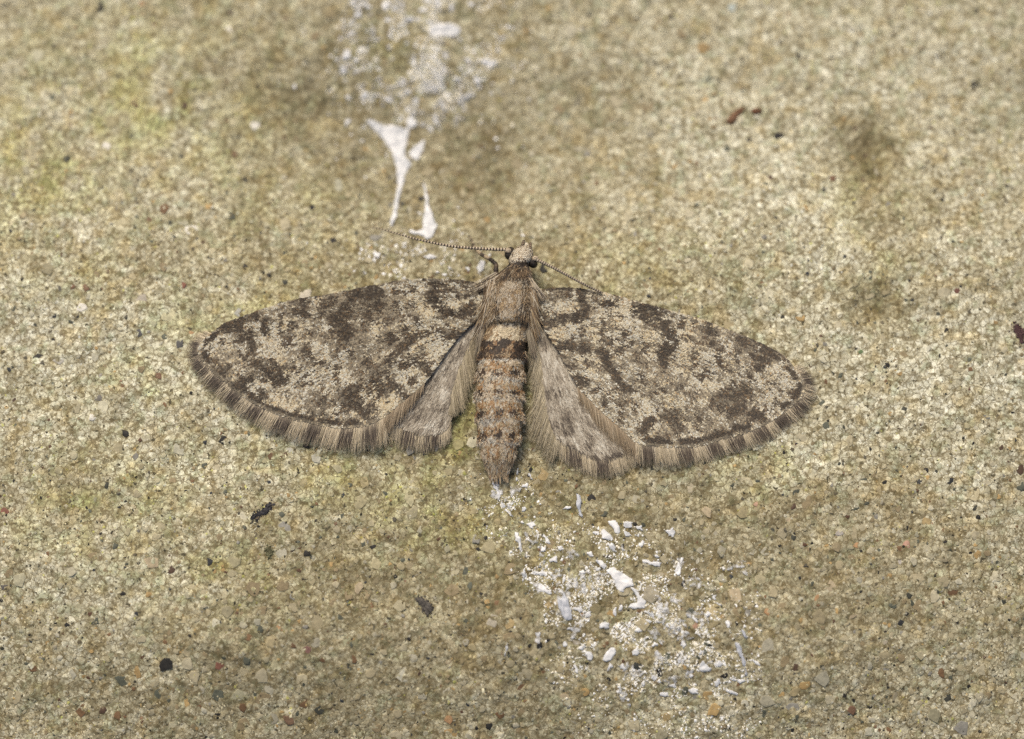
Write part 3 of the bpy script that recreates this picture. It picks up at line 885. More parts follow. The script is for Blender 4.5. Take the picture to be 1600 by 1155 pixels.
clump('dark_crust', [(396, 812), (404, 804), (412, 796), (424, 790)], 150, 9, [(.02, .02, .024), (.035, .032, .032), (.012, .012, .014)],
      'crumbly black crust clump on the concrete below the left wing', 'crust')
clump('dark_crust', [(652, 935), (664, 945), (672, 958)], 90, 12, [(.05, .045, .04), (.08, .07, .055)],
      'faint dark brown crust in the lower middle of the concrete', 'crust')
clump('dark_crust', [(420, 858), (422, 868)], 60, 8, [(.06, .06, .03), (.09, .085, .045)], 'small mossy dark green crust below the black crust clump', 'crust')
clump('dark_crust', [(1588, 508), (1596, 530)], 110, 11, [(.06, .03, .028), (.035, .02, .02)], 'dark reddish brown crust at the right edge of the concrete', 'crust')


def chip(outline, col, label):
    me = film_mesh('brown_chip', outline, 0.05, 2.6, 0.8, 5.0)
    a = me.attributes.new('tint', 'FLOAT_COLOR', 'POINT')
    c = np.ones((len(me.vertices), 4), np.float32); c[:, :3] = col
    a.data.foreach_set('color', c.ravel())
    return obj('brown_chip', me, M['crust'], None, label=label, category='plant fragment')


R5 = crop(1100, 0, 2.888)
chip(R5([(98, 552), (118, 520), (150, 492), (186, 484), (176, 506), (158, 530), (140, 556), (118, 566)]), (.16, .085, .045),
     'curved brown chip lying on the upper right of the concrete')
chip(R5([(208, 496), (232, 488), (264, 494), (262, 512), (236, 520), (216, 512)]), (.13, .06, .03), 'short brown chip right beside the curved brown chip')

# ---------------------------------------------------------------- the moth
moth = bpy.data.objects.new('moth', None)
COL.objects.link(moth)
moth.location = (0, 0, 0)
moth['label'] = 'mottled grey-brown moth resting with wings spread flat on the concrete'
moth['category'] = 'moth'

FW_L = [(772, 452), (760, 449), (741, 442), (703, 437), (645, 437), (591, 445), (544, 454), (500, 463), (476, 466), (426, 478), (395, 489), (351, 506),
        (335, 518), (318, 532), (312, 543), (314, 555), (321, 567), (346, 590), (374, 613), (402, 631), (442, 648), (491, 660), (533, 667), (570, 664),
        (598, 652), (616, 638), (640, 618), (666, 595), (690, 560), (715, 526), (738, 505), (755, 495), (772, 490)]
FW_R = [(826, 452), (848, 453), (875, 450), (907, 452), (945, 458), (986, 469), (1033, 482), (1086, 497), (1120, 509), (1156, 523), (1187, 536),
        (1221, 554), (1236, 570), (1248, 585), (1256, 604), (1248, 622), (1223, 642), (1200, 658), (1171, 672), (1135, 682), (1104, 691), (1086, 696),
        (1057, 697), (1024, 696), (992, 689), (970, 668), (945, 647), (918, 620), (898, 597), (880, 558), (865, 535), (851, 511), (836, 491), (822, 490)]
HW_L = [(770, 492), (750, 496), (737, 528), (724, 556), (713, 585), (706, 612), (702, 640), (703, 662), (690, 672), (665, 675), (640, 668), (615, 655),
        (590, 640), (610, 600), (650, 550), (700, 505)]
HW_R = [(822, 492), (830, 508), (844, 550), (850, 597), (855, 641), (868, 679), (896, 698), (927, 713), (948, 714), (966, 708), (985, 690), (995, 670),
        (960, 610), (920, 550), (870, 500)]


def wing_z(side, hind):
    """height of the wing over photo position"""
    def f(x, y):
        d = (x - 797) * side
        if hind:
            z = 0.21 - 0.00025 * d - 0.0006 * np.clip(y - 600, 0, 150)
        else:
            z = 0.33 - 0.00030 * d - 0.0004 * np.clip(y - 480, 0, 300)
        a = np.arctan2(y - 455, np.clip(d, 5, None))
        z = z + 0.018 * np.sin(a * 26) * smooth(20, 140, d)               # veins lift the membrane in low ribs
        return z + 0.012 * fbm(x / 45, y / 45, 90 + hind, 2)
    return f


def wing_dir(side):
    """direction in which the scales point (photo x, y)"""
    def f(x, y):
        d = np.clip((x - 797) * side, 1, None)
        t = smooth(440, 690, y)
        ang = 0.06 + 0.75 * t + 0.25 * smooth(250, 500, d) * (1 - t) - 0.25 * smooth(200, 60, d) * (1 - t)
        ang = ang + 0.35 * smooth(200, 40, d) * t
        return np.cos(ang) * side, np.sin(ang)
    return f


def membrane(name, poly, zf, parent, label):
    ring, _ = resample(np.vstack([catmull(poly, 4, True), poly[:1]]), 6.0)
    ring = ring[:-1]
    x0, y0 = ring.min(0); x1, y1 = ring.max(0)
    X, Y = np.meshgrid(np.arange(x0, x1, 8.0), np.arange(y0, y1, 8.0))
    X, Y = X.ravel(), Y.ravel()
    k = inside(ring, X, Y) & (seg_dist(np.vstack([ring, ring[:1]]), X, Y) > 4)
    pts = np.vstack([ring, np.stack([X[k], Y[k]], 1)])
    n = len(ring)
    vv, _, ff, *_ = delaunay_2d_cdt([Vector(p) for p in pts], [(i, (i + 1) % n) for i in range(n)], [], 1, 1e-5)
    vv = np.array([tuple(q) for q in vv]); ff = np.array([t for t in ff if len(t) == 3])
    a = vv[ff[:, 0]]; b = vv[ff[:, 1]]; c = vv[ff[:, 2]]
    cross = (b[:, 0] - a[:, 0]) * (c[:, 1] - a[:, 1]) - (b[:, 1] - a[:, 1]) * (c[:, 0] - a[:, 0])
    ff = np.where((cross > 0)[:, None], ff[:, ::-1], ff)
    z = zf(vv[:, 0], vv[:, 1])
    top = P(vv[:, 0], vv[:, 1], z); bot = top.copy(); bot[:, 2] -= 0.012
    m = len(vv)
    e = {(t[q], t[(q + 1) % 3]) for t in ff for q in range(3)}
    rim = np.array([(p, q) for (p, q) in e if (q, p) not in e])
    side = np.stack([rim[:, 1], rim[:, 0], rim[:, 0] + m, rim[:, 1] + m], 1)
    me = mesh_np(name, np.vstack([top, bot]), [ff, ff[:, ::-1] + m, side], color=np.tile((.22, .175, .12), (2 * m, 1)), smooth_shade=True)
    return obj(name, me, M['membrane'], parent, label=label)


# dark wing markings: photo polyline, radius, strength
PL = [([(348, 507), (365, 501), (382, 497), (400, 490)], 9, .8), ([(358, 514), (377, 513)], 7, .75), ([(392, 520), (398, 534), (395, 543)], 9, .92), ([(380, 530)], 6, .9),
      ([(418, 500), (418, 520)], 7, .85), ([(322, 535), (340, 522)], 4, 1.3), ([(319, 547), (325, 563)], 5.5, 1.3), ([(331, 578), (345, 587), (356, 574)], 7, .92),
      ([(331, 545)], 8, .4), ([(364, 600), (380, 609), (383, 595), (396, 592)], 9, .92), ([(392, 622), (405, 627), (409, 613)], 9, .92),
      ([(405, 567), (420, 577), (433, 589), (445, 594)], 11, .85), ([(428, 567), (443, 578)], 9, .7), ([(408, 583)], 9, .7), ([(389, 555)], 6, .6),
      ([(418, 634), (434, 640)], 5, 1.3), ([(467, 474), (481, 470)], 9, .9), ([(463, 484), (478, 490)], 10, .8), ([(458, 500), (455, 523), (450, 537)], 6, .55),
      ([(444, 522)], 6, .5), ([(520, 464), (526, 474), (513, 477)], 8, .7), ([(507, 489), (497, 497)], 6, .55), ([(549, 457), (576, 453), (594, 452)], 9, .95),
      ([(552, 468), (543, 478), (535, 489)], 9, .93), ([(526, 498), (535, 509), (543, 522), (540, 531)], 11, 1), ([(562, 485), (560, 505)], 20, .22),
      ([(482, 551), (491, 562)], 8, .6), ([(506, 564)], 7, .6), ([(529, 573)], 8, .5), ([(573, 568)], 8, .7), ([(569, 460), (591, 458), (587, 476)], 10, .95),
      ([(576, 492), (570, 511)], 13, .32), ([(641, 447), (648, 450)], 7, .6), ([(621, 456), (634, 456)], 5, .8), ([(681, 440), (678, 455), (681, 470), (690, 478), (700, 485)], 9, .97),
      ([(700, 485), (716, 490), (724, 490), (741, 480)], 8, .88), ([(652, 497)], 6, .75), ([(635, 483)], 5, .5), ([(613, 498)], 8, .5), ([(632, 511)], 8, .7),
      ([(611, 523), (612, 535)], 8, .75), ([(635, 540), (647, 527), (669, 522), (692, 519), (708, 524), (720, 518)], 8, .85), ([(622, 550), (611, 562), (604, 573)], 8, .75),
      ([(632, 567), (644, 567)], 8, .65), ([(658, 568), (673, 582)], 8, .9), ([(588, 582), (591, 600), (604, 610)], 9, .82), ([(576, 568)], 8, .65),
      ([(610, 603), (627, 607)], 9, .85), ([(647, 595)], 7, .8), ([(636, 618)], 6, .85), ([(609, 619)], 6, .7), ([(555, 605), (549, 625), (565, 635), (573, 648)], 10, .9),
      ([(560, 620), (580, 636)], 9, .7), ([(533, 616)], 8, .7), ([(508, 624)], 10, .7), ([(490, 644)], 7, .7), ([(506, 646)], 7, .6), ([(464, 649), (490, 654)], 5, 1.3),
      ([(508, 657), (530, 659)], 5, 1.3), ([(544, 660), (562, 659)], 5, 1.2), ([(579, 659)], 4, .7), ([(442, 642), (456, 647)], 4.5, 1.2), ([(533, 572)], 8, .5),
      ([(703, 438), (742, 443)], 2.5, .9), ([(700, 455), (735, 462)], 9, .45), ([(470, 600)], 10, .35), ([(660, 540)], 8, .35)]
PR = [([(847, 454), (892, 452)], 2.6, .95), ([(906, 455), (906, 470), (913, 481), (902, 490), (894, 497)], 9, .96), ([(880, 499), (858, 502), (853, 500)], 9, .9),
      ([(844, 485)], 7, .7), ([(870, 461), (884, 462)], 8, .5), ([(940, 475), (962, 480)], 6, .88), ([(962, 468)], 4, .7), ([(970, 496)], 6, .5),
      ([(874, 540), (895, 540), (917, 546)], 8, .82), ([(936, 549), (945, 565), (955, 577), (967, 593), (978, 610)], 7, .9), ([(936, 522)], 7, .6), ([(951, 533)], 9, .7),
      ([(967, 546)], 7, .75), ([(967, 527)], 10, .6), ([(902, 592), (912, 597)], 8, .85), ([(926, 611)], 6, .6), ([(991, 483), (1007, 480), (1025, 487)], 10, 1),
      ([(986, 487)], 6, .9), ([(1004, 495), (1025, 498)], 10, .92), ([(1035, 511), (1043, 520), (1052, 532), (1042, 538), (1035, 550), (1035, 562)], 10, 1), ([(1046, 538)], 9, .95),
      ([(1011, 506)], 11, .55), ([(1007, 527)], 11, .38), ([(1007, 544)], 8, .4), ([(975, 522)], 8, .55), ([(1066, 499)], 6, .7), ([(1052, 493)], 4, .6), ([(1061, 508)], 6, .6),
      ([(1081, 501)], 5, .5), ([(1069, 525), (1080, 530)], 7, .5), ([(1105, 509), (1110, 518)], 10, .95), ([(1110, 535)], 8, .8), ([(993, 563)], 7, .55), ([(1092, 588)], 8, .78),
      ([(1038, 605)], 5, .8), ([(1060, 602)], 7, .5), ([(976, 605), (984, 611)], 7, .85), ([(1122, 550), (1124, 567)], 7, .65), ([(1154, 531), (1169, 538), (1190, 542), (1211, 555)], 9, .8),
      ([(1178, 557), (1197, 562)], 8, .85), ([(1152, 548)], 6, .8), ([(1187, 574)], 8, .88), ([(1150, 562)], 5, .6), ([(1169, 583)], 7, .5),
      ([(1135, 607), (1117, 621), (1128, 632)], 11, .72), ([(1142, 621), (1159, 608)], 10, .72), ([(1157, 632), (1140, 647)], 9, .85), ([(1148, 666), (1166, 667)], 7, 1.2),
      ([(1174, 642), (1190, 654)], 9, 1.1), ([(1212, 625)], 6, .6), ([(1222, 634), (1230, 629)], 5, 1.3), ([(1248, 606), (1243, 617)], 6, 1.3), ([(1230, 576), (1243, 590)], 4, 1.3),
      ([(1238, 604)], 10, .45), ([(1120, 680), (1138, 676)], 5, 1.3), ([(1015, 658), (1006, 667)], 9, .88), ([(999, 672)], 8, .7), ([(1050, 646), (1048, 655), (1059, 667)], 10, .78),
      ([(1032, 650)], 8, .5), ([(1008, 686), (1045, 690)], 5.5, 1.3), ([(1063, 690), (1090, 688)], 5.5, 1.3), ([(1098, 686), (1112, 682)], 5, 1.3), ([(970, 627)], 7, .6), ([(942, 629)], 6, .95),
      ([(1058, 642)], 7, .6), ([(1116, 628)], 10, .6), ([(920, 565)], 8, .35), ([(1090, 650)], 9, .3)]
PHL = [([(659, 642)], 14, .55), ([(701, 597)], 6, .5), ([(640, 655)], 9, .5), ([(690, 630)], 8, .4), ([(725, 535), (712, 560)], 7, .4)]
PHR = [([(856, 611)], 8, .65), ([(870, 610)], 8, .5), ([(884, 662), (880, 650)], 13, .55), ([(862, 661)], 6, .6), ([(878, 690), (893, 696)], 4.5, .9), ([(906, 704), (932, 715)], 5, .9),
       ([(942, 713), (964, 708)], 4.5, .85), ([(855, 520), (850, 540)], 7, .55), ([(920, 690)], 10, .5), ([(935, 640), (910, 610)], 8, .4)]


def darkness(pat, x, y):
    n1 = fbm(x / 9, y / 9, 61, 4, .8); n2 = fbm(x / 9, y / 9, 67, 4, .8)
    D = np.zeros(x.shape)
    for pts, r, s_ in pat:
        a = min(9.0, .9 * r)
        d = seg_dist(pts, x + a * n1, y + a * n2)
        D = np.maximum(D, s_ * (1 - smooth(r * 0.30, r * 1.55, d)))
    return D


def streak(x, y, df, seed, size=2.1, reach=3):
    """noise drawn out along the scale rows, spread evenly over 0..1"""
    dx, dy = df(x, y)
    t = 0
    for k in range(-reach, reach + 1):
        t = t + vnoise((x + dx * k * 1.9) / size, (y + dy * k * 1.9) / size, seed)
    r = np.empty(len(x)); r[np.argsort(t)] = (np.arange(len(x)) + .5) / len(x)
    return r


def scale_colours(x, y, D, cream_bias, seed, df, rimmed=0.0):
    n = len(x)
    rr_ = np.hypot((x - 797) * .95, (y - 455) * 1.15)
    sd_ = np.sign(np.mean(x) - 797)
    vein = smooth(.80, .97, np.sin(np.arctan2(y - 455, np.clip((x - 797) * sd_, 5, None)) * 26 + .0)) * (seed == 70)
    R = 0.6 * streak(x, y, df, seed + 20, 1.7, 2) + 0.4 * rng.random(n)
    lump = fbm(x / 15, y / 15, seed, 3)
    big_ = fbm(x / 48, y / 48, seed + 9, 2)
    p = np.clip(0.25 + 0.28 * lump + 0.28 * fbm(x / 6, y / 6, seed + 13, 2) + 0.08 * big_ + 0.57 * D - .10 * vein + .12 * np.sin(rr_ / 30 * 6.283 + 5.0 * fbm(x / 42, y / 42, seed + 31, 2)), 0.03, 0.86) * (1 - .9 * rimmed)
    dark = R < p
    # mid grey-brown scales form a second, softer layer of the pattern
    mid = (~dark) & (.6 * streak(x, y, df, seed + 40, 2.2, 2) + .4 * rng.random(n) < np.clip(0.48 + 0.40 * lump + 0.4 * big_ + 0.5 * D, 0.10, 0.95))
    lights = np.array([(.53, .475, .345), (.485, .465, .385), (.44, .37, .235), (.37, .265, .145), (.61, .58, .47)])
    li = lights[rng.choice(5, n, p=[.34, .27, .21, .05, .13])]
    warm = smooth(-.2, .5, fbm(x / 30, y / 30, seed + 3, 2) + cream_bias)
    li = li * np.stack([1 + .03 * warm, 1 - .03 * warm, 1 - .14 * warm], 1)
    darks = np.array([(.056, .041, .025), (.085, .063, .039), (.040, .030, .020), (.125, .08, .038)])
    da = darks[rng.choice(4, n, p=[.36, .34, .18, .12])] * (1.18 - .48 * np.clip(D, 0, 1) ** 2)[:, None] * rng.uniform(.6, 1.5, (n, 1))
    mi = np.array([(.25, .205, .135), (.32, .265, .175), (.21, .18, .13), (.16, .13, .085)])[rng.integers(0, 4, n)] * (1 - .38 * np.clip(D, 0, 1))[:, None]
    c = np.where(dark[:, None], da, np.where(mid[:, None], mi, li))
    return c * rng.uniform(.84, 1.14, (n, 1))


def hind_colours(x, y, D, df):
    n = len(x)
    t = streak(x, y, df, 210, 2.0, 4)
    band = fbm(x / 17, y / 12, 215, 2)
    lv = np.clip(.55 + .9 * (t - .5) * .6 + .30 * band - .60 * D + rng.normal(0, .10, n), 0, 1)
    stops = np.array([(.075, .058, .042), (.20, .165, .12), (.34, .29, .215), (.47, .42, .33), (.60, .56, .46)])
    k = lv * 4
    i = np.minimum(k.astype(int), 3)
    return (stops[i] + (stops[i + 1] - stops[i]) * (k - i)[:, None]) * rng.uniform(.88, 1.1, (n, 1))


def scale_mesh(name, x, y, zf, df, col, length, width, parent, lift=0.013):
    n = len(x)
    dx, dy = df(x, y)
    ja = rng.normal(0, 0.16, n)
    dx, dy = dx * np.cos(ja) - dy * np.sin(ja), dx * np.sin(ja) + dy * np.cos(ja)
    L = length * rng.uniform(.75, 1.25, n); W = width * rng.uniform(.75, 1.25, n)
    px_, py_ = -dy, dx
    prof = [(-.5, .28), (0.05, .5), (.38, .46), (.5, .16)]         # along, half width
    pts = []
    for a, h in prof:
        for sgn in (-1, 1):
            X = x + dx * a * L + px_ * sgn * h * W; Y = y + dy * a * L + py_ * sgn * h * W
            zz = zf(x, y) + 0.004 + (a + .5) * lift * rng.uniform(.7, 1.3, n) * 1.0
            pts.append(P(X, Y, zz))
    v = np.stack(pts, 1)
    q = np.array([[0, 1, 3, 2], [2, 3, 5, 4], [4, 5, 7, 6]])
    f = (q[None] + (np.arange(n) * 8)[:, None, None]).reshape(-1, 4)
    return obj(name, mesh_np(name, v.reshape(-1, 3), f, color=np.repeat(col, 8, 0)), M['scale'], parent, kind='stuff')


def fill(poly, step):
    ring = catmull(poly, 4, True)
    x0, y0 = ring.min(0) - 2; x1, y1 = ring.max(0) + 2
    X, Y = np.meshgrid(np.arange(x0, x1, step), np.arange(y0, y1, step))
    X = X.ravel() + rng.uniform(-.5, .5, X.size) * step; Y = Y.ravel() + rng.uniform(-.5, .5, Y.size) * step
    k = inside(ring, X, Y)
    return X[k], Y[k]


def fringe(name, edge, zf, side, length, parent, blocks, pal, seed, spread=0.45, layers=5, step=0.6, dirf=None, droop=0.06, block_w=11.5):
    """hairs along the photo polyline edge; blocks are photo points opposite dark bundles"""
    line = catmull(edge, 6)
    pts, s_ = resample(line, step)
    pts = np.repeat(pts, layers, 0); s_ = np.repeat(s_, layers)
    n = len(pts)
    pts = pts + rng.normal(0, .7, (n, 2))
    ref, sr_ = resample(line, 2.0)
    tan = np.gradient(ref, axis=0); tan /= np.linalg.norm(tan, axis=1, keepdims=True)
    tx_ = np.interp(s_, sr_, tan[:, 0]); ty_ = np.interp(s_, sr_, tan[:, 1])
    nx_, ny_ = -ty_, tx_
    mid = np.array([797, 470.0])
    flip = np.sign(nx_ * (pts[:, 0] - mid[0]) + ny_ * (pts[:, 1] - mid[1]) + 1e-6)
    nx_, ny_ = nx_ * flip, ny_ * flip
    if dirf is not None:
        ddx, ddy = dirf(pts[:, 0], pts[:, 1])
    else:
        wx_, wy_ = wing_dir(side)(pts[:, 0], pts[:, 1])
        ddx, ddy = nx_ + spread * wx_, ny_ + spread * wy_
    nn = np.hypot(ddx, ddy); ddx, ddy = ddx / nn, ddy / nn
    ja = rng.normal(0, .045, n) + 0.05 * fbm(s_ / 6, s_ * 0, seed, 2)
    ddx, ddy = ddx * np.cos(ja) - ddy * np.sin(ja), ddx * np.sin(ja) + ddy * np.cos(ja)
    Ls = np.interp(s_ / s_[-1], np.linspace(0, 1, len(length)), length) * (.30 + .78 * rng.random(n) ** .8)
    K = 4
    t = np.linspace(0, 1, K)
    bend = rng.normal(0, .07, n)
    X = pts[:, 0][:, None] + ddx[:, None] * Ls[:, None] * t + (-ddy * bend * Ls)[:, None] * t ** 2
    Y = pts[:, 1][:, None] + ddy[:, None] * Ls[:, None] * t + (ddx * bend * Ls)[:, None] * t ** 2
    z0 = zf(pts[:, 0], pts[:, 1])
    Zz = z0[:, None] + 0.006 + rng.uniform(-.025, .025, n)[:, None] * t - (droop * rng.uniform(.6, 1.3, n))[:, None] * t ** 1.6
    gz = ground_at(X.ravel(), Y.ravel())[:, 2].reshape(X.shape)
    Zz = np.maximum(Zz, gz + 0.03)
    path = P(X, Y, Zz)
    rad = (rng.uniform(.22, .42, n)[:, None] * np.array([1, .95, .75, .25])[None]) / 100
    sb = []
    for b in blocks:
        sb.append(s_[np.argmin(np.hypot(pts[:, 0] - b[0], pts[:, 1] - b[1]))])
    dk = np.zeros(n)
    for b in sb:
        dk = np.maximum(dk, 1 - smooth(block_w * .65, block_w * 1.3, np.abs(s_ + rng.normal(0, 1.5, n) - b)))
    isd = rng.random(n) < dk * 0.90 + 0.02
    tan_c = np.asarray(pal)[rng.integers(0, len(pal), n)] * rng.uniform(.7, 1.2, (n, 1))
    dar_c = np.array([(.115, .090, .066), (.155, .122, .09), (.085, .066, .05)])[rng.integers(0, 3, n)] * rng.uniform(.8, 1.25, (n, 1))
    body_c = np.where(isd[:, None], dar_c, tan_c)
    root = np.where(isd[:, None], 0.45 * dar_c + 0.55 * tan_c, tan_c * 1.2)
    C = np.stack([root, body_c, body_c, body_c * 0.6 + tan_c * 0.4], 1)
    v, f, c = ribbons(path, rad, C)
    return obj(name, mesh_np(name, v, f, color=c), M['hair'], parent, kind='stuff')


TERM = {'left': [(318, 533), (312, 544), (314, 556), (321, 567), (346, 590), (374, 613), (402, 631), (442, 648), (491, 660), (533, 667), (570, 664), (600, 651)],
        'right': [(1250, 588), (1256, 604), (1248, 622), (1223, 642), (1200, 658), (1171, 672), (1135, 682), (1104, 691), (1086, 696), (1057, 697), (1024, 696), (992, 689)]}


def rim_of(nm, x, y):
    """1 in the thin pale line at the wing margin"""
    return 1 - smooth(3.0, 5.5, seg_dist(catmull(TERM[nm], 4), x, y))


TANS = [(.54, .455, .31), (.46, .385, .255), (.60, .51, .36), (.39, .32, .21)]
STEP = 1.6
for side, fw, hw, pf, ph, nm in ((-1, FW_L, HW_L, PL, PHL, 'left'), (1, FW_R, HW_R, PR, PHR, 'right')):
    zf, zh = wing_z(side, 0), wing_z(side, 1)
    df = wing_dir(side)

    def dh(x, y, side=side):
        d = np.clip((x - 797) * side, 1, None)
        ang = 1.35 - 0.0035 * (d - 40)
        return np.cos(ang) * side, np.sin(ang)
    o_f = membrane('forewing', fw, zf, moth, 'mottled forewing on the %s of the picture' % nm)
    o_h = membrane('hindwing', hw, zh, moth, 'pale hindwing on the %s of the picture' % nm)
    x, y = fill(fw, STEP)
    scale_mesh('wing_scales', x, y, zf, df, scale_colours(x, y, darkness(pf, x, y), .0, 70, df, rim_of(nm, x, y)), 7.4, 2.6, o_f)
    x, y = fill(hw, 1.9)
    c = hind_colours(x, y, darkness(ph, x, y), dh)
    scale_mesh('wing_scales', x, y, zh, dh, c, 17.0, 1.5, o_h)

# fringes of the left wings
zl, zlh, zr, zrh = wing_z(-1, 0), wing_z(-1, 1), wing_z(1, 0), wing_z(1, 1)
parts = {o.name: o for o in moth.children}
fl, hl, fr, hr = parts['forewing'], parts['hindwing'], parts['forewing.001'], parts['hindwing.001']
fringe('fringe', [(330, 522), (318, 533), (312, 544), (314, 556), (321, 567), (346, 590), (374, 613), (402, 631), (442, 648), (491, 660), (533, 667), (570, 664), (600, 651)],
       zl, -1, [14, 24, 28, 30, 34, 36, 38, 40, 42, 46], fl,
       [(312, 545), (316, 570), (343, 590), (371, 613), (404, 634), (446, 652), (492, 662), (545, 668), (580, 662)], TANS, 1)
fringe('fringe', [(598, 652), (616, 638), (640, 618), (664, 596)], zl, -1, [44, 40, 34, 24], fl, [], [(.34, .26, .165), (.28, .21, .13), (.22, .165, .10), (.42, .34, .23)], 2,
       dirf=lambda x, y: (-0.28 + 0 * x, 1 + 0 * x), layers=5)
fringe('fringe', [(612, 655), (640, 668), (665, 675), (690, 672), (703, 662)], zlh, -1, [40, 36, 32, 28], hl, [(640, 668), (676, 675)], TANS, 3,
       dirf=lambda x, y: (-0.15 + 0.003 * (x - 640), 1 + 0 * x))
fringe('fringe', [(703, 662), (702, 640), (706, 612), (713, 585), (724, 556), (737, 528), (748, 502)], zlh, -1, [12, 20, 42, 62, 60, 50, 40], hl, [],
       [(.38, .32, .21), (.30, .25, .155), (.46, .39, .265), (.22, .18, .11)], 4, dirf=lambda x, y: (0.14 + 0.12 * fbm(x / 14, y / 14, 8), 1 + 0 * x), layers=5, droop=.04)
# fringes of the right wings
fringe('fringe', [(1240, 574), (1250, 588), (1256, 604), (1248, 622), (1223, 642), (1200, 658), (1171, 672), (1135, 682), (1104, 691), (1086, 696), (1057, 697), (1024, 696), (992, 689)],
       zr, 1, [14, 24, 28, 28, 30, 30, 31, 32, 34, 36], fr,
       [(1254, 592), (1244, 628), (1215, 648), (1182, 668), (1150, 679), (1110, 690), (1068, 697), (1012, 694)], TANS, 5)
fringe('fringe', [(992, 689), (970, 668), (945, 647), (918, 620), (902, 602)], zr, 1, [38, 42, 46, 40, 30], fr, [],
       [(.34, .26, .165), (.28, .21, .13), (.22, .165, .10), (.42, .34, .23)], 6, dirf=lambda x, y: (0.22 + 0 * x, 1 + 0 * x), layers=5)
fringe('fringe', [(868, 679), (896, 698), (927, 713), (948, 714), (966, 708), (985, 692)], zrh, 1, [34, 36, 34, 34, 36], hr, [(898, 699), (940, 714)], TANS, 7,
       dirf=lambda x, y: (0.05 + 0.003 * (x - 900), 1 + 0 * x))
fringe('fringe', [(876, 684), (866, 677), (855, 641), (850, 597), (844, 550), (832, 514)], zrh, 1, [44, 50, 66, 66, 56, 44], hr, [],
       [(.38, .32, .21), (.30, .25, .155), (.50, .43, .295), (.22, .18, .11)], 8,
       dirf=lambda x, y: (np.where(y > 600, -0.42 + 0.008 * (x - 850), -0.2 - 0.0005 * (y - 500)) + 0.1 * fbm(x / 14, y / 14, 9), 1 + 0 * x), layers=5, droop=.04)

# ---- body: one continuous skin from head to tail
RINGS = [(822, 381, 2, 2, 33), (820, 385, 8, 6, 34), (817, 391, 14, 12, 35), (815, 399, 17, 15, 36), (813, 407, 17, 16, 36), (811, 413, 14, 14, 36), (809, 418, 15, 14, 35),
         (806, 425, 21, 18, 34), (802, 436, 27, 22, 34), (799, 450, 31, 26, 34), (798, 466, 32, 28, 34), (797, 484, 31, 29, 33), (795, 500, 31, 28, 32), (794, 507, 31, 25, 31), (793, 511, 31, 19, 29),
         (790, 523, 32, 21, 28), (787, 536, 35, 22, 27), (785, 550, 36, 23, 27), (784, 561, 36, 23, 27), (783, 565, 37, 24, 27), (782, 580, 38, 25, 27), (781, 591, 37, 24, 27),
         (781, 595, 38, 25, 27), (780, 610, 38, 25, 27), (780, 622, 37, 24, 26), (780, 626, 38, 25, 26), (781, 642, 38, 24, 26), (781, 655, 36, 23, 25), (781, 659, 37, 23, 25),
         (780, 674, 35, 21, 24), (780, 690, 31, 18, 23), (779, 694, 31, 18, 23), (779, 708, 28, 15, 21), (779, 720, 24, 12, 19), (779, 731, 19, 8, 15), (779, 739, 15, 5, 13), (779, 745, 12, 3, 11)]
RG = np.array(RINGS, float)
RG[RG[:, 1] > 540, 2] *= .94


def ring_at(y):
    return [np.interp(y, RG[:, 1], RG[:, k]) for k in (0, 2, 3, 4)]


NS = 28
ys = np.concatenate([np.linspace(a, b, 3, endpoint=False) for a, b in zip(RG[:-1, 1], RG[1:, 1])] + [[RG[-1, 1]]])
cxs, hws, hzs, zcs = ring_at(ys)
hws[-1] = .5; hzs[-1] = .4
ph_ = np.arange(NS) / NS * 2 * np.pi
bx = cxs[:, None] + hws[:, None] * np.cos(ph_)[None]
bc = P(bx, np.broadcast_to(ys[:, None], bx.shape), np.broadcast_to(zcs[:, None] / 100, bx.shape))
bc[..., 2] += hzs[:, None] / 100 * np.sin(ph_)[None]
i_ = np.arange(len(ys) - 1)[:, None]; j_ = np.arange(NS)[None]
bf = np.stack([i_ * NS + j_, i_ * NS + (j_ + 1) % NS, (i_ + 1) * NS + (j_ + 1) % NS, (i_ + 1) * NS + j_], -1).reshape(-1, 4)[:, ::-1]
body = obj('body', mesh_np('body', bc.reshape(-1, 3), bf, color=np.tile((.22, .155, .09), (bc.size // 3, 1)), smooth_shade=True), M['body'], moth)


def body_pt(y, phi, out=0.0):
    cx_, hw_, hz_, zc_ = ring_at(y)
    p = P(cx_ + (hw_ + out) * np.cos(phi), y, zc_ / 100)
    p[..., 2] += (hz_ + out) / 100 * np.sin(phi)
    return p


SEGS = [536, 563, 593, 624, 657, 692, 722, 749]
CREAM = np.array((.56, .47, .34)); GREYW = np.array((.47, .45, .38)); ORG = np.array((.31, .185, .085)); TANC = np.array((.38, .30, .185)); DK = np.array((.045, .032, .022))


PK = {'seed': 300, 'x': None, 'y': None}


def pick(n, opts, w):
    """choose colours in small patches when positions are set, else singly"""
    w = np.asarray(w, float) / np.sum(w)
    r = rng.random(n)
    if PK['x'] is not None and len(PK['x']) == n:
        PK['seed'] += 7
        t = fbm(PK['x'] / 6.5, PK['y'] / 8.0, PK['seed'], 2)
        k = np.empty(n); k[np.argsort(t)] = (np.arange(n) + .5) / n
        r = np.clip(k + rng.normal(0, .16, n), 0, .999)
    o = rng.permutation(len(w)) if False else np.arange(len(w))
    return np.asarray(opts)[np.minimum(np.searchsorted(np.cumsum(w[o]), r), len(w) - 1)]


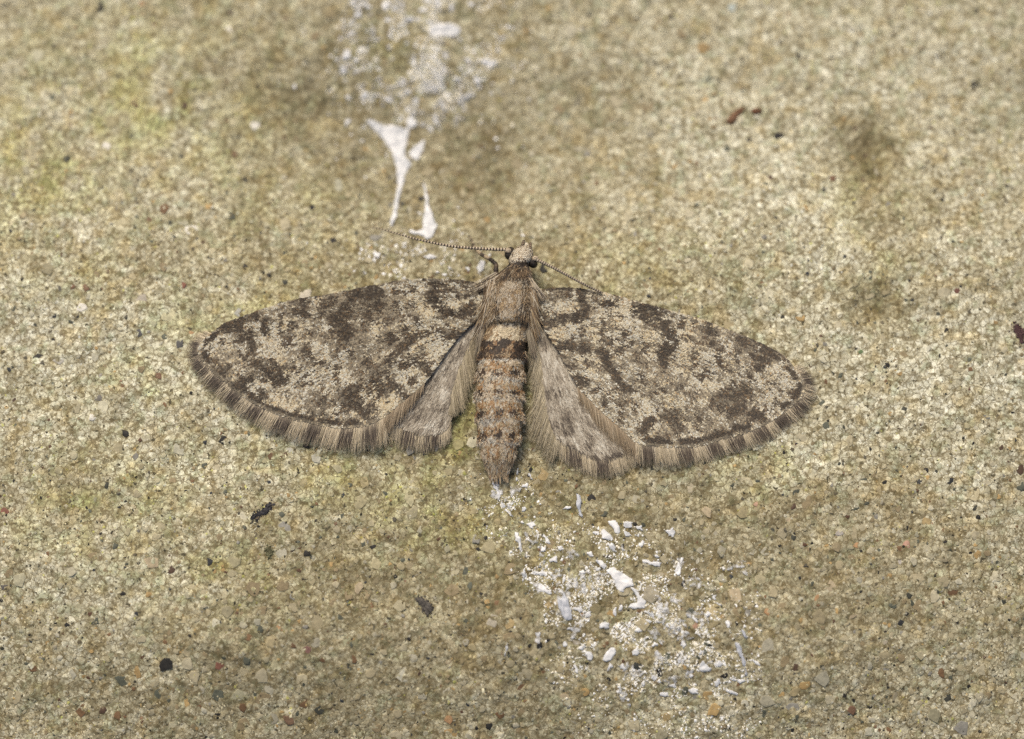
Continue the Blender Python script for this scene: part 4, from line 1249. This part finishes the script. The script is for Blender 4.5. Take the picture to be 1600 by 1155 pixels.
def body_colour(y, phi, n):
    lat = np.cos(phi)                                   # -1 left .. 1 right
    PK['x'], PK['y'], PK['seed'] = lat * 34, y, 300
    R = rng.random(n)
    head = y < 412
    hc = pick(n, [(.60, .52, .39), (.66, .60, .48), (.48, .38, .25), (.16, .11, .07)], [.42, .28, .2, .10])
    col_ = pick(n, [(.20, .135, .075), (.10, .068, .04), (.31, .215, .12), (.42, .34, .225), (.05, .036, .026)], [.32, .25, .2, .1, .13])
    scut = pick(n, [(.50, .42, .30), (.56, .49, .38), (.34, .24, .13), (.16, .115, .075), (.42, .30, .16)], [.32, .22, .18, .12, .16])
    teg = pick(n, [(.31, .215, .12), (.23, .16, .09), (.41, .315, .19), (.12, .085, .05), (.50, .43, .32)], [.25, .25, .22, .13, .15])
    meta = pick(n, [(.52, .43, .28), (.58, .50, .35), (.30, .20, .10)], [.5, .38, .12])
    fst = pick(n, [DK, (.085, .055, .032), (.26, .15, .07), (.40, .30, .18)], [.46, .3, .14, .10])
    k = np.clip(np.searchsorted(SEGS, y) - 1, 0, len(SEGS) - 2)
    s0 = np.array(SEGS)[k]; s1 = np.array(SEGS)[k + 1]
    t = (y - s0) / (s1 - s0)
    lumpy = fbm(lat * 3 + 5, y / 7, 33, 2)
    pale = smooth(.78, .95, t + .15 * lumpy) + smooth(.22, .05, t + .15 * lumpy)
    ab = np.where((rng.random(n) < .14 + .76 * np.clip(pale, 0, 1))[:, None], pick(n, [CREAM, GREYW, (.30, .27, .22)], [.45, .4, .15]),
                  pick(n, [ORG, TANC, (.24, .145, .07), CREAM * .85], [.26, .34, .14, .26]))
    spot = np.zeros(n)
    for off in (-.06, .62, -.78):
        spot = np.maximum(spot, np.exp(-((lat - off) / .17) ** 2 - ((t - .70) / .17) ** 2))
    spot = np.where(y < 700, spot, spot * .5)
    ab = np.where((rng.random(n) < spot * 1.0 + .05)[:, None], pick(n, [DK, (.075, .05, .034)], [.6, .4]), ab)
    tail = y > 715
    ab = np.where(tail[:, None] & (R < .75)[:, None], pick(n, [(.34, .26, .16), (.42, .34, .225), (.24, .17, .10)], [.4, .35, .25]), ab)
    c = np.where((y < 436)[:, None], col_, np.where(((y < 511) & (np.abs(lat) < .66 * np.sqrt(np.clip(1 - ((y - 474) / 38) ** 2, 0, 1)) + .05 * lumpy))[:, None], scut, np.where(((y < 513) | (np.abs(lat) > .62 + .12 * lumpy))[:, None], teg, meta)))
    c = np.where((y > 532 + 4 * lumpy)[:, None], fst, c)
    c = np.where((y > 561 + 3 * lumpy)[:, None], ab, c)
    c = np.where(head[:, None], hc, c)
    edge = np.abs(lat) / np.maximum(.66 * np.sqrt(np.clip(1 - ((y - 474) / 38) ** 2, 0, 1)), .05)
    line = np.where((y > 440) & (y < 513), np.exp(-((edge - 1) / .14) ** 2) * smooth(455, 500, y), 0)      # shade of the groove round the back shield, painted as dark scales
    line = np.maximum(line, .95 * np.exp(-((y - 412.5) / 2.2) ** 2))                                      # dark seam behind the head
    line = np.maximum(line, .55 * np.exp(-((y - 432) / 5.0) ** 2) * smooth(-.3, .25, lumpy))
    c = np.where((rng.random(n) < line * .9)[:, None], np.array((.05, .036, .024)), c)
    PK['x'] = None
    c = np.where(((y > 412) & (y < 512))[:, None], c * .82, c)
    return c * rng.uniform(.8, 1.18, (n, 1))


n = 15000
ys_ = rng.uniform(382, 738, n); phs = rng.uniform(-.25, np.pi + .25, n)
ysn = ys_
L = np.where(ysn < 412, 4.0, 7.5) * rng.uniform(.7, 1.3, n)
W = np.where(ysn < 412, 2.4, 2.7) * rng.uniform(.8, 1.2, n)
cw = np.maximum(ring_at(ysn)[1], 3)
dphi = W / cw * 0.5
q = []
for a, h, o_ in ((-.5, .5, .6), (.1, 1.0, 1.0), (.5, .45, 1.7)):
    for sgn in (-1, 1):
        q.append(body_pt(ysn + a * L, phs + sgn * h * dphi, o_ * rng.uniform(.8, 1.3, n)))
v = np.stack(q, 1)
f = (np.array([[0, 1, 3, 2], [2, 3, 5, 4]])[None] + (np.arange(n) * 6)[:, None, None]).reshape(-1, 4)
obj('body_scales', mesh_np('body_scales', v.reshape(-1, 3), f, color=np.repeat(body_colour(ysn, phs, n), 6, 0)), M['scale'], body, kind='stuff')

# long hair-scales on collar, shoulders and tail
def hair_field(n, y0, y1, phi0, phi1, ln, sx, out, rad, tint=1.0):
    y = rng.uniform(y0, y1, n); ph = rng.uniform(phi0, phi1, n)
    Lh = ln * rng.uniform(.4, 1.3, n)
    K = 4
    t = np.linspace(0, 1, K)
    sway = rng.normal(0, .16, n)
    P_ = [body_pt(y + Lh * a, ph + (sx * np.sign(ph - np.pi / 2) * -1 * 0 + sway) * a + 0.0, .5 + out * a * rng.uniform(.4, 1.3, n)) for a in t]
    path = np.stack(P_, 1)
    c = body_colour(y, ph, n) * tint
    C = np.stack([c * .85, c, c, c * 1.1], 1)
    r_ = rng.uniform(.4, .7, n)[:, None] * np.array([1, 1, .8, .25])[None] * rad / 100
    return path, r_, C


fields = [hair_field(900, 412, 434, 0, np.pi, 13, 0, 3.0, 1.0), hair_field(900, 434, 496, -.3, .95, 16, 0, 4.5, 1.0), hair_field(900, 434, 496, np.pi - .95, np.pi + .3, 16, 0, 4.5, 1.0), hair_field(900, 436, 496, .9, np.pi - .9, 9, 0, 2.0, 1.0), hair_field(500, 700, 738, 0, np.pi, 17, 0, 3.5, 1.15)]
for sg in (560, 591, 622, 655, 690):
    fields.append(hair_field(300, sg - 5, sg - 1, -.2, np.pi + .2, 7, 0, 2.6, 1.1))
    fields.append(hair_field(160, sg - 12, sg - 1, -.3, .5, 9, 0, 5, 1.1)); fields.append(hair_field(160, sg - 12, sg - 1, np.pi - .5, np.pi + .3, 9, 0, 5, 1.1))
# shoulder tufts sweeping back over the wing bases
def tuft(n, a, b, spread, z0, z1, cols, rad=.6):
    x0 = rng.normal(a[0], spread, n); y0 = rng.normal(a[1], spread, n)
    x1 = rng.normal(b[0], spread * 1.5, n); y1 = rng.normal(b[1], spread * 1.3, n)
    t = np.linspace(0, 1, 4)
    ln = rng.uniform(.5, 1.1, n)
    tt = t[None] * ln[:, None]
    X = x0[:, None] + (x1 - x0)[:, None] * tt; Y = y0[:, None] + (y1 - y0)[:, None] * tt
    Zt = z0 + (z1 - z0) * tt + .05 * np.sin(tt * np.pi) + rng.uniform(-.02, .02, n)[:, None]
    c = pick(n, cols, np.ones(len(cols))) * rng.uniform(.8, 1.2, (n, 1))
    return P(X, Y, Zt), rng.uniform(.7, 1.2, n)[:, None] * np.array([1, 1, .8, .25])[None] * rad / 100, np.stack([c] * 4, 1)


TG = [(.30, .21, .115), (.23, .16, .09), (.40, .31, .185), (.14, .095, .055), (.50, .43, .32)]
TD = [(.10, .07, .045), (.05, .037, .027), (.40, .32, .21), (.52, .44, .32)]
fields += [tuft(160, (776, 434), (744, 452), 3.0, .45, .37, TD), tuft(200, (772, 445), (755, 490), 4.5, .48, .37, TG), tuft(200, (770, 462), (752, 510), 4.0, .46, .33, TG),
           tuft(160, (826, 436), (848, 470), 3.0, .47, .38, TD), tuft(200, (826, 450), (836, 492), 4.5, .48, .37, TG), tuft(200, (824, 468), (838, 516), 4.0, .45, .33, TG),
           tuft(120, (762, 486), (744, 530), 4, .36, .27, TG + TD), tuft(120, (826, 486), (842, 530), 4, .36, .27, TG + TD),
           tuft(90, (757, 500), (742, 560), 2.5, .32, .26, [(.30, .25, .17), (.20, .16, .11)]), tuft(90, (822, 500), (836, 560), 2.5, .32, .26, [(.30, .25, .17), (.20, .16, .11)])]
v, f, c = ribbons(np.concatenate([a[0] for a in fields]), np.concatenate([a[1] for a in fields]), np.concatenate([a[2] for a in fields]))
obj('body_hair', mesh_np('body_hair', v, f, color=c), M['hair'], body, kind='stuff')


# ---- eyes, palps, antennae, leg
def ellipsoid(center, rx, ry, rz, tilt=0.0, nu=20, nv=12):
    u = np.arange(nu) / nu * 2 * np.pi; w = np.linspace(0.0, np.pi, nv)
    X = rx * np.sin(w)[:, None] * np.cos(u); Y = ry * np.sin(w)[:, None] * np.sin(u); Zz = rz * np.cos(w)[:, None] * np.ones(nu)
    Xr = X * math.cos(tilt) - Y * math.sin(tilt); Yr = X * math.sin(tilt) + Y * math.cos(tilt)
    v = np.stack([Xr, Yr, Zz], -1).reshape(-1, 3) + center
    a = np.arange(nv - 1)[:, None]; b = np.arange(nu)[None]
    f = np.stack([a * nu + b, (a + 1) * nu + b, (a + 1) * nu + (b + 1) % nu, a * nu + (b + 1) % nu], -1).reshape(-1, 4)
    return v, f


for (x, y, z, rx, ry, rz, tl) in ((796.5, 396, .34, .080, .105, .10, -.35), (832, 410, .34, .078, .098, .10, .55)):
    v, f = ellipsoid(P(x, y, z), rx, ry, rz, tl)
    obj('eye', mesh_np('eye', v, f, color=np.tile((.03, .023, .016), (len(v), 1)), smooth_shade=True), M['eye'], moth)


def banded_tube(name, pts, zs, r0, r1, n, mat, parent, dark, pale, period=2, jag=.22, sides=8):
    """a jointed limb or antenna: every joint is a slight swelling, colours alternate"""
    pts = np.asarray(pts, float)
    line = catmull(np.column_stack([pts, zs]), 8)
    L = np.concatenate([[0], np.cumsum(np.hypot(*(line[1:, :2] - line[:-1, :2]).T))])
    k = n * 4 + 1
    s = np.linspace(0, L[-1], k)
    q = np.stack([np.interp(s, L, line[:, m]) for m in range(3)], 1)
    path = P(q[:, 0], q[:, 1], q[:, 2])[None]
    ph = (np.arange(k) % 4) / 4
    prof = 1 + jag * np.sin(ph * 2 * np.pi - .6)
    t = np.linspace(0, 1, k)
    rad = ((r0 + (r1 - r0) * t) * prof / 100)
    rad[-1] *= .2; rad[0] *= .8
    joint = (np.arange(k) // 4)
    isd = (np.arange(k) % 4 < 2) if period == 1 else ((joint % period) < period / 2)
    c = np.where(isd[:, None], np.asarray(dark), np.asarray(pale)) * rng.uniform(.8, 1.2, (k, 1))
    v, f, cc_ = tubes(path, rad[None], c[None], sides)
    cap = np.array([[k * sides - sides + m for m in range(sides)]])
    return obj(name, mesh_np(name, v, [f], color=cc_, smooth_shade=True), mat, parent)


banded_tube('antenna', [(795, 391), (788, 390), (766, 389.5), (744, 388), (707, 385), (665, 377), (626, 367), (599, 359), (580, 355.5)],
            [.42, .44, .47, .48, .46, .40, .28, .12, -.05], 2.7, 0.9, 46, M['hair'], moth, (.045, .032, .024), (.50, .41, .29), 1)
banded_tube('antenna', [(835, 404), (841, 407), (862, 417), (888, 431), (914, 445), (941, 457.5)], [.42, .44, .46, .45, .42, .36], 2.8, 1.5, 32, M['hair'], moth,
            (.05, .036, .027), (.50, .41, .29), 1)
for pts, zs in (([(816, 388), (817, 381), (819, 375)], [.40, .40, .36]), ([(827, 391), (828.5, 385), (829, 379)], [.40, .40, .36])):
    banded_tube('palp', pts, zs, 3.4, 1.6, 5, M['hair'], moth, (.05, .037, .028), (.26, .19, .12), 1, .15)
leg = banded_tube('foreleg', [(777, 436), (775, 424), (775, 414), (770, 408.5)], [.28, .30, .30, .28], 4.6, 3.2, 5, M['hair'], moth, (.04, .03, .022), (.10, .07, .045), 2, .08)
banded_tube('tibia', [(771, 409), (762, 403), (752, 397.5), (745, 391)], [.28, .22, .14, .05], 3.4, 2.6, 8, M['hair'], leg, (.06, .045, .033), (.36, .28, .18), 4, .10)
ge = ground_at(np.array([734.0]), np.array([369.0]))[0, 2]
banded_tube('tarsus', [(745, 391), (741, 384), (737, 376), (733, 367)], [.05, -.05, -.18, ge + .03], 2.3, 1.4, 7, M['hair'], leg, (.05, .038, .03), (.30, .24, .16), 2, .12)
for (x, y) in ((793.5, 391.5), (836.5, 404)):
    v, f = ellipsoid(P(x, y, .43), .052, .045, .045)
    c = np.array([(.50, .41, .29), (.14, .10, .07), (.40, .31, .2)])[rng.choice(3, len(v), p=[.55, .2, .25])]
    obj('antenna_base', mesh_np('antenna_base', v, f, color=c, smooth_shade=True), M['hair'], moth)
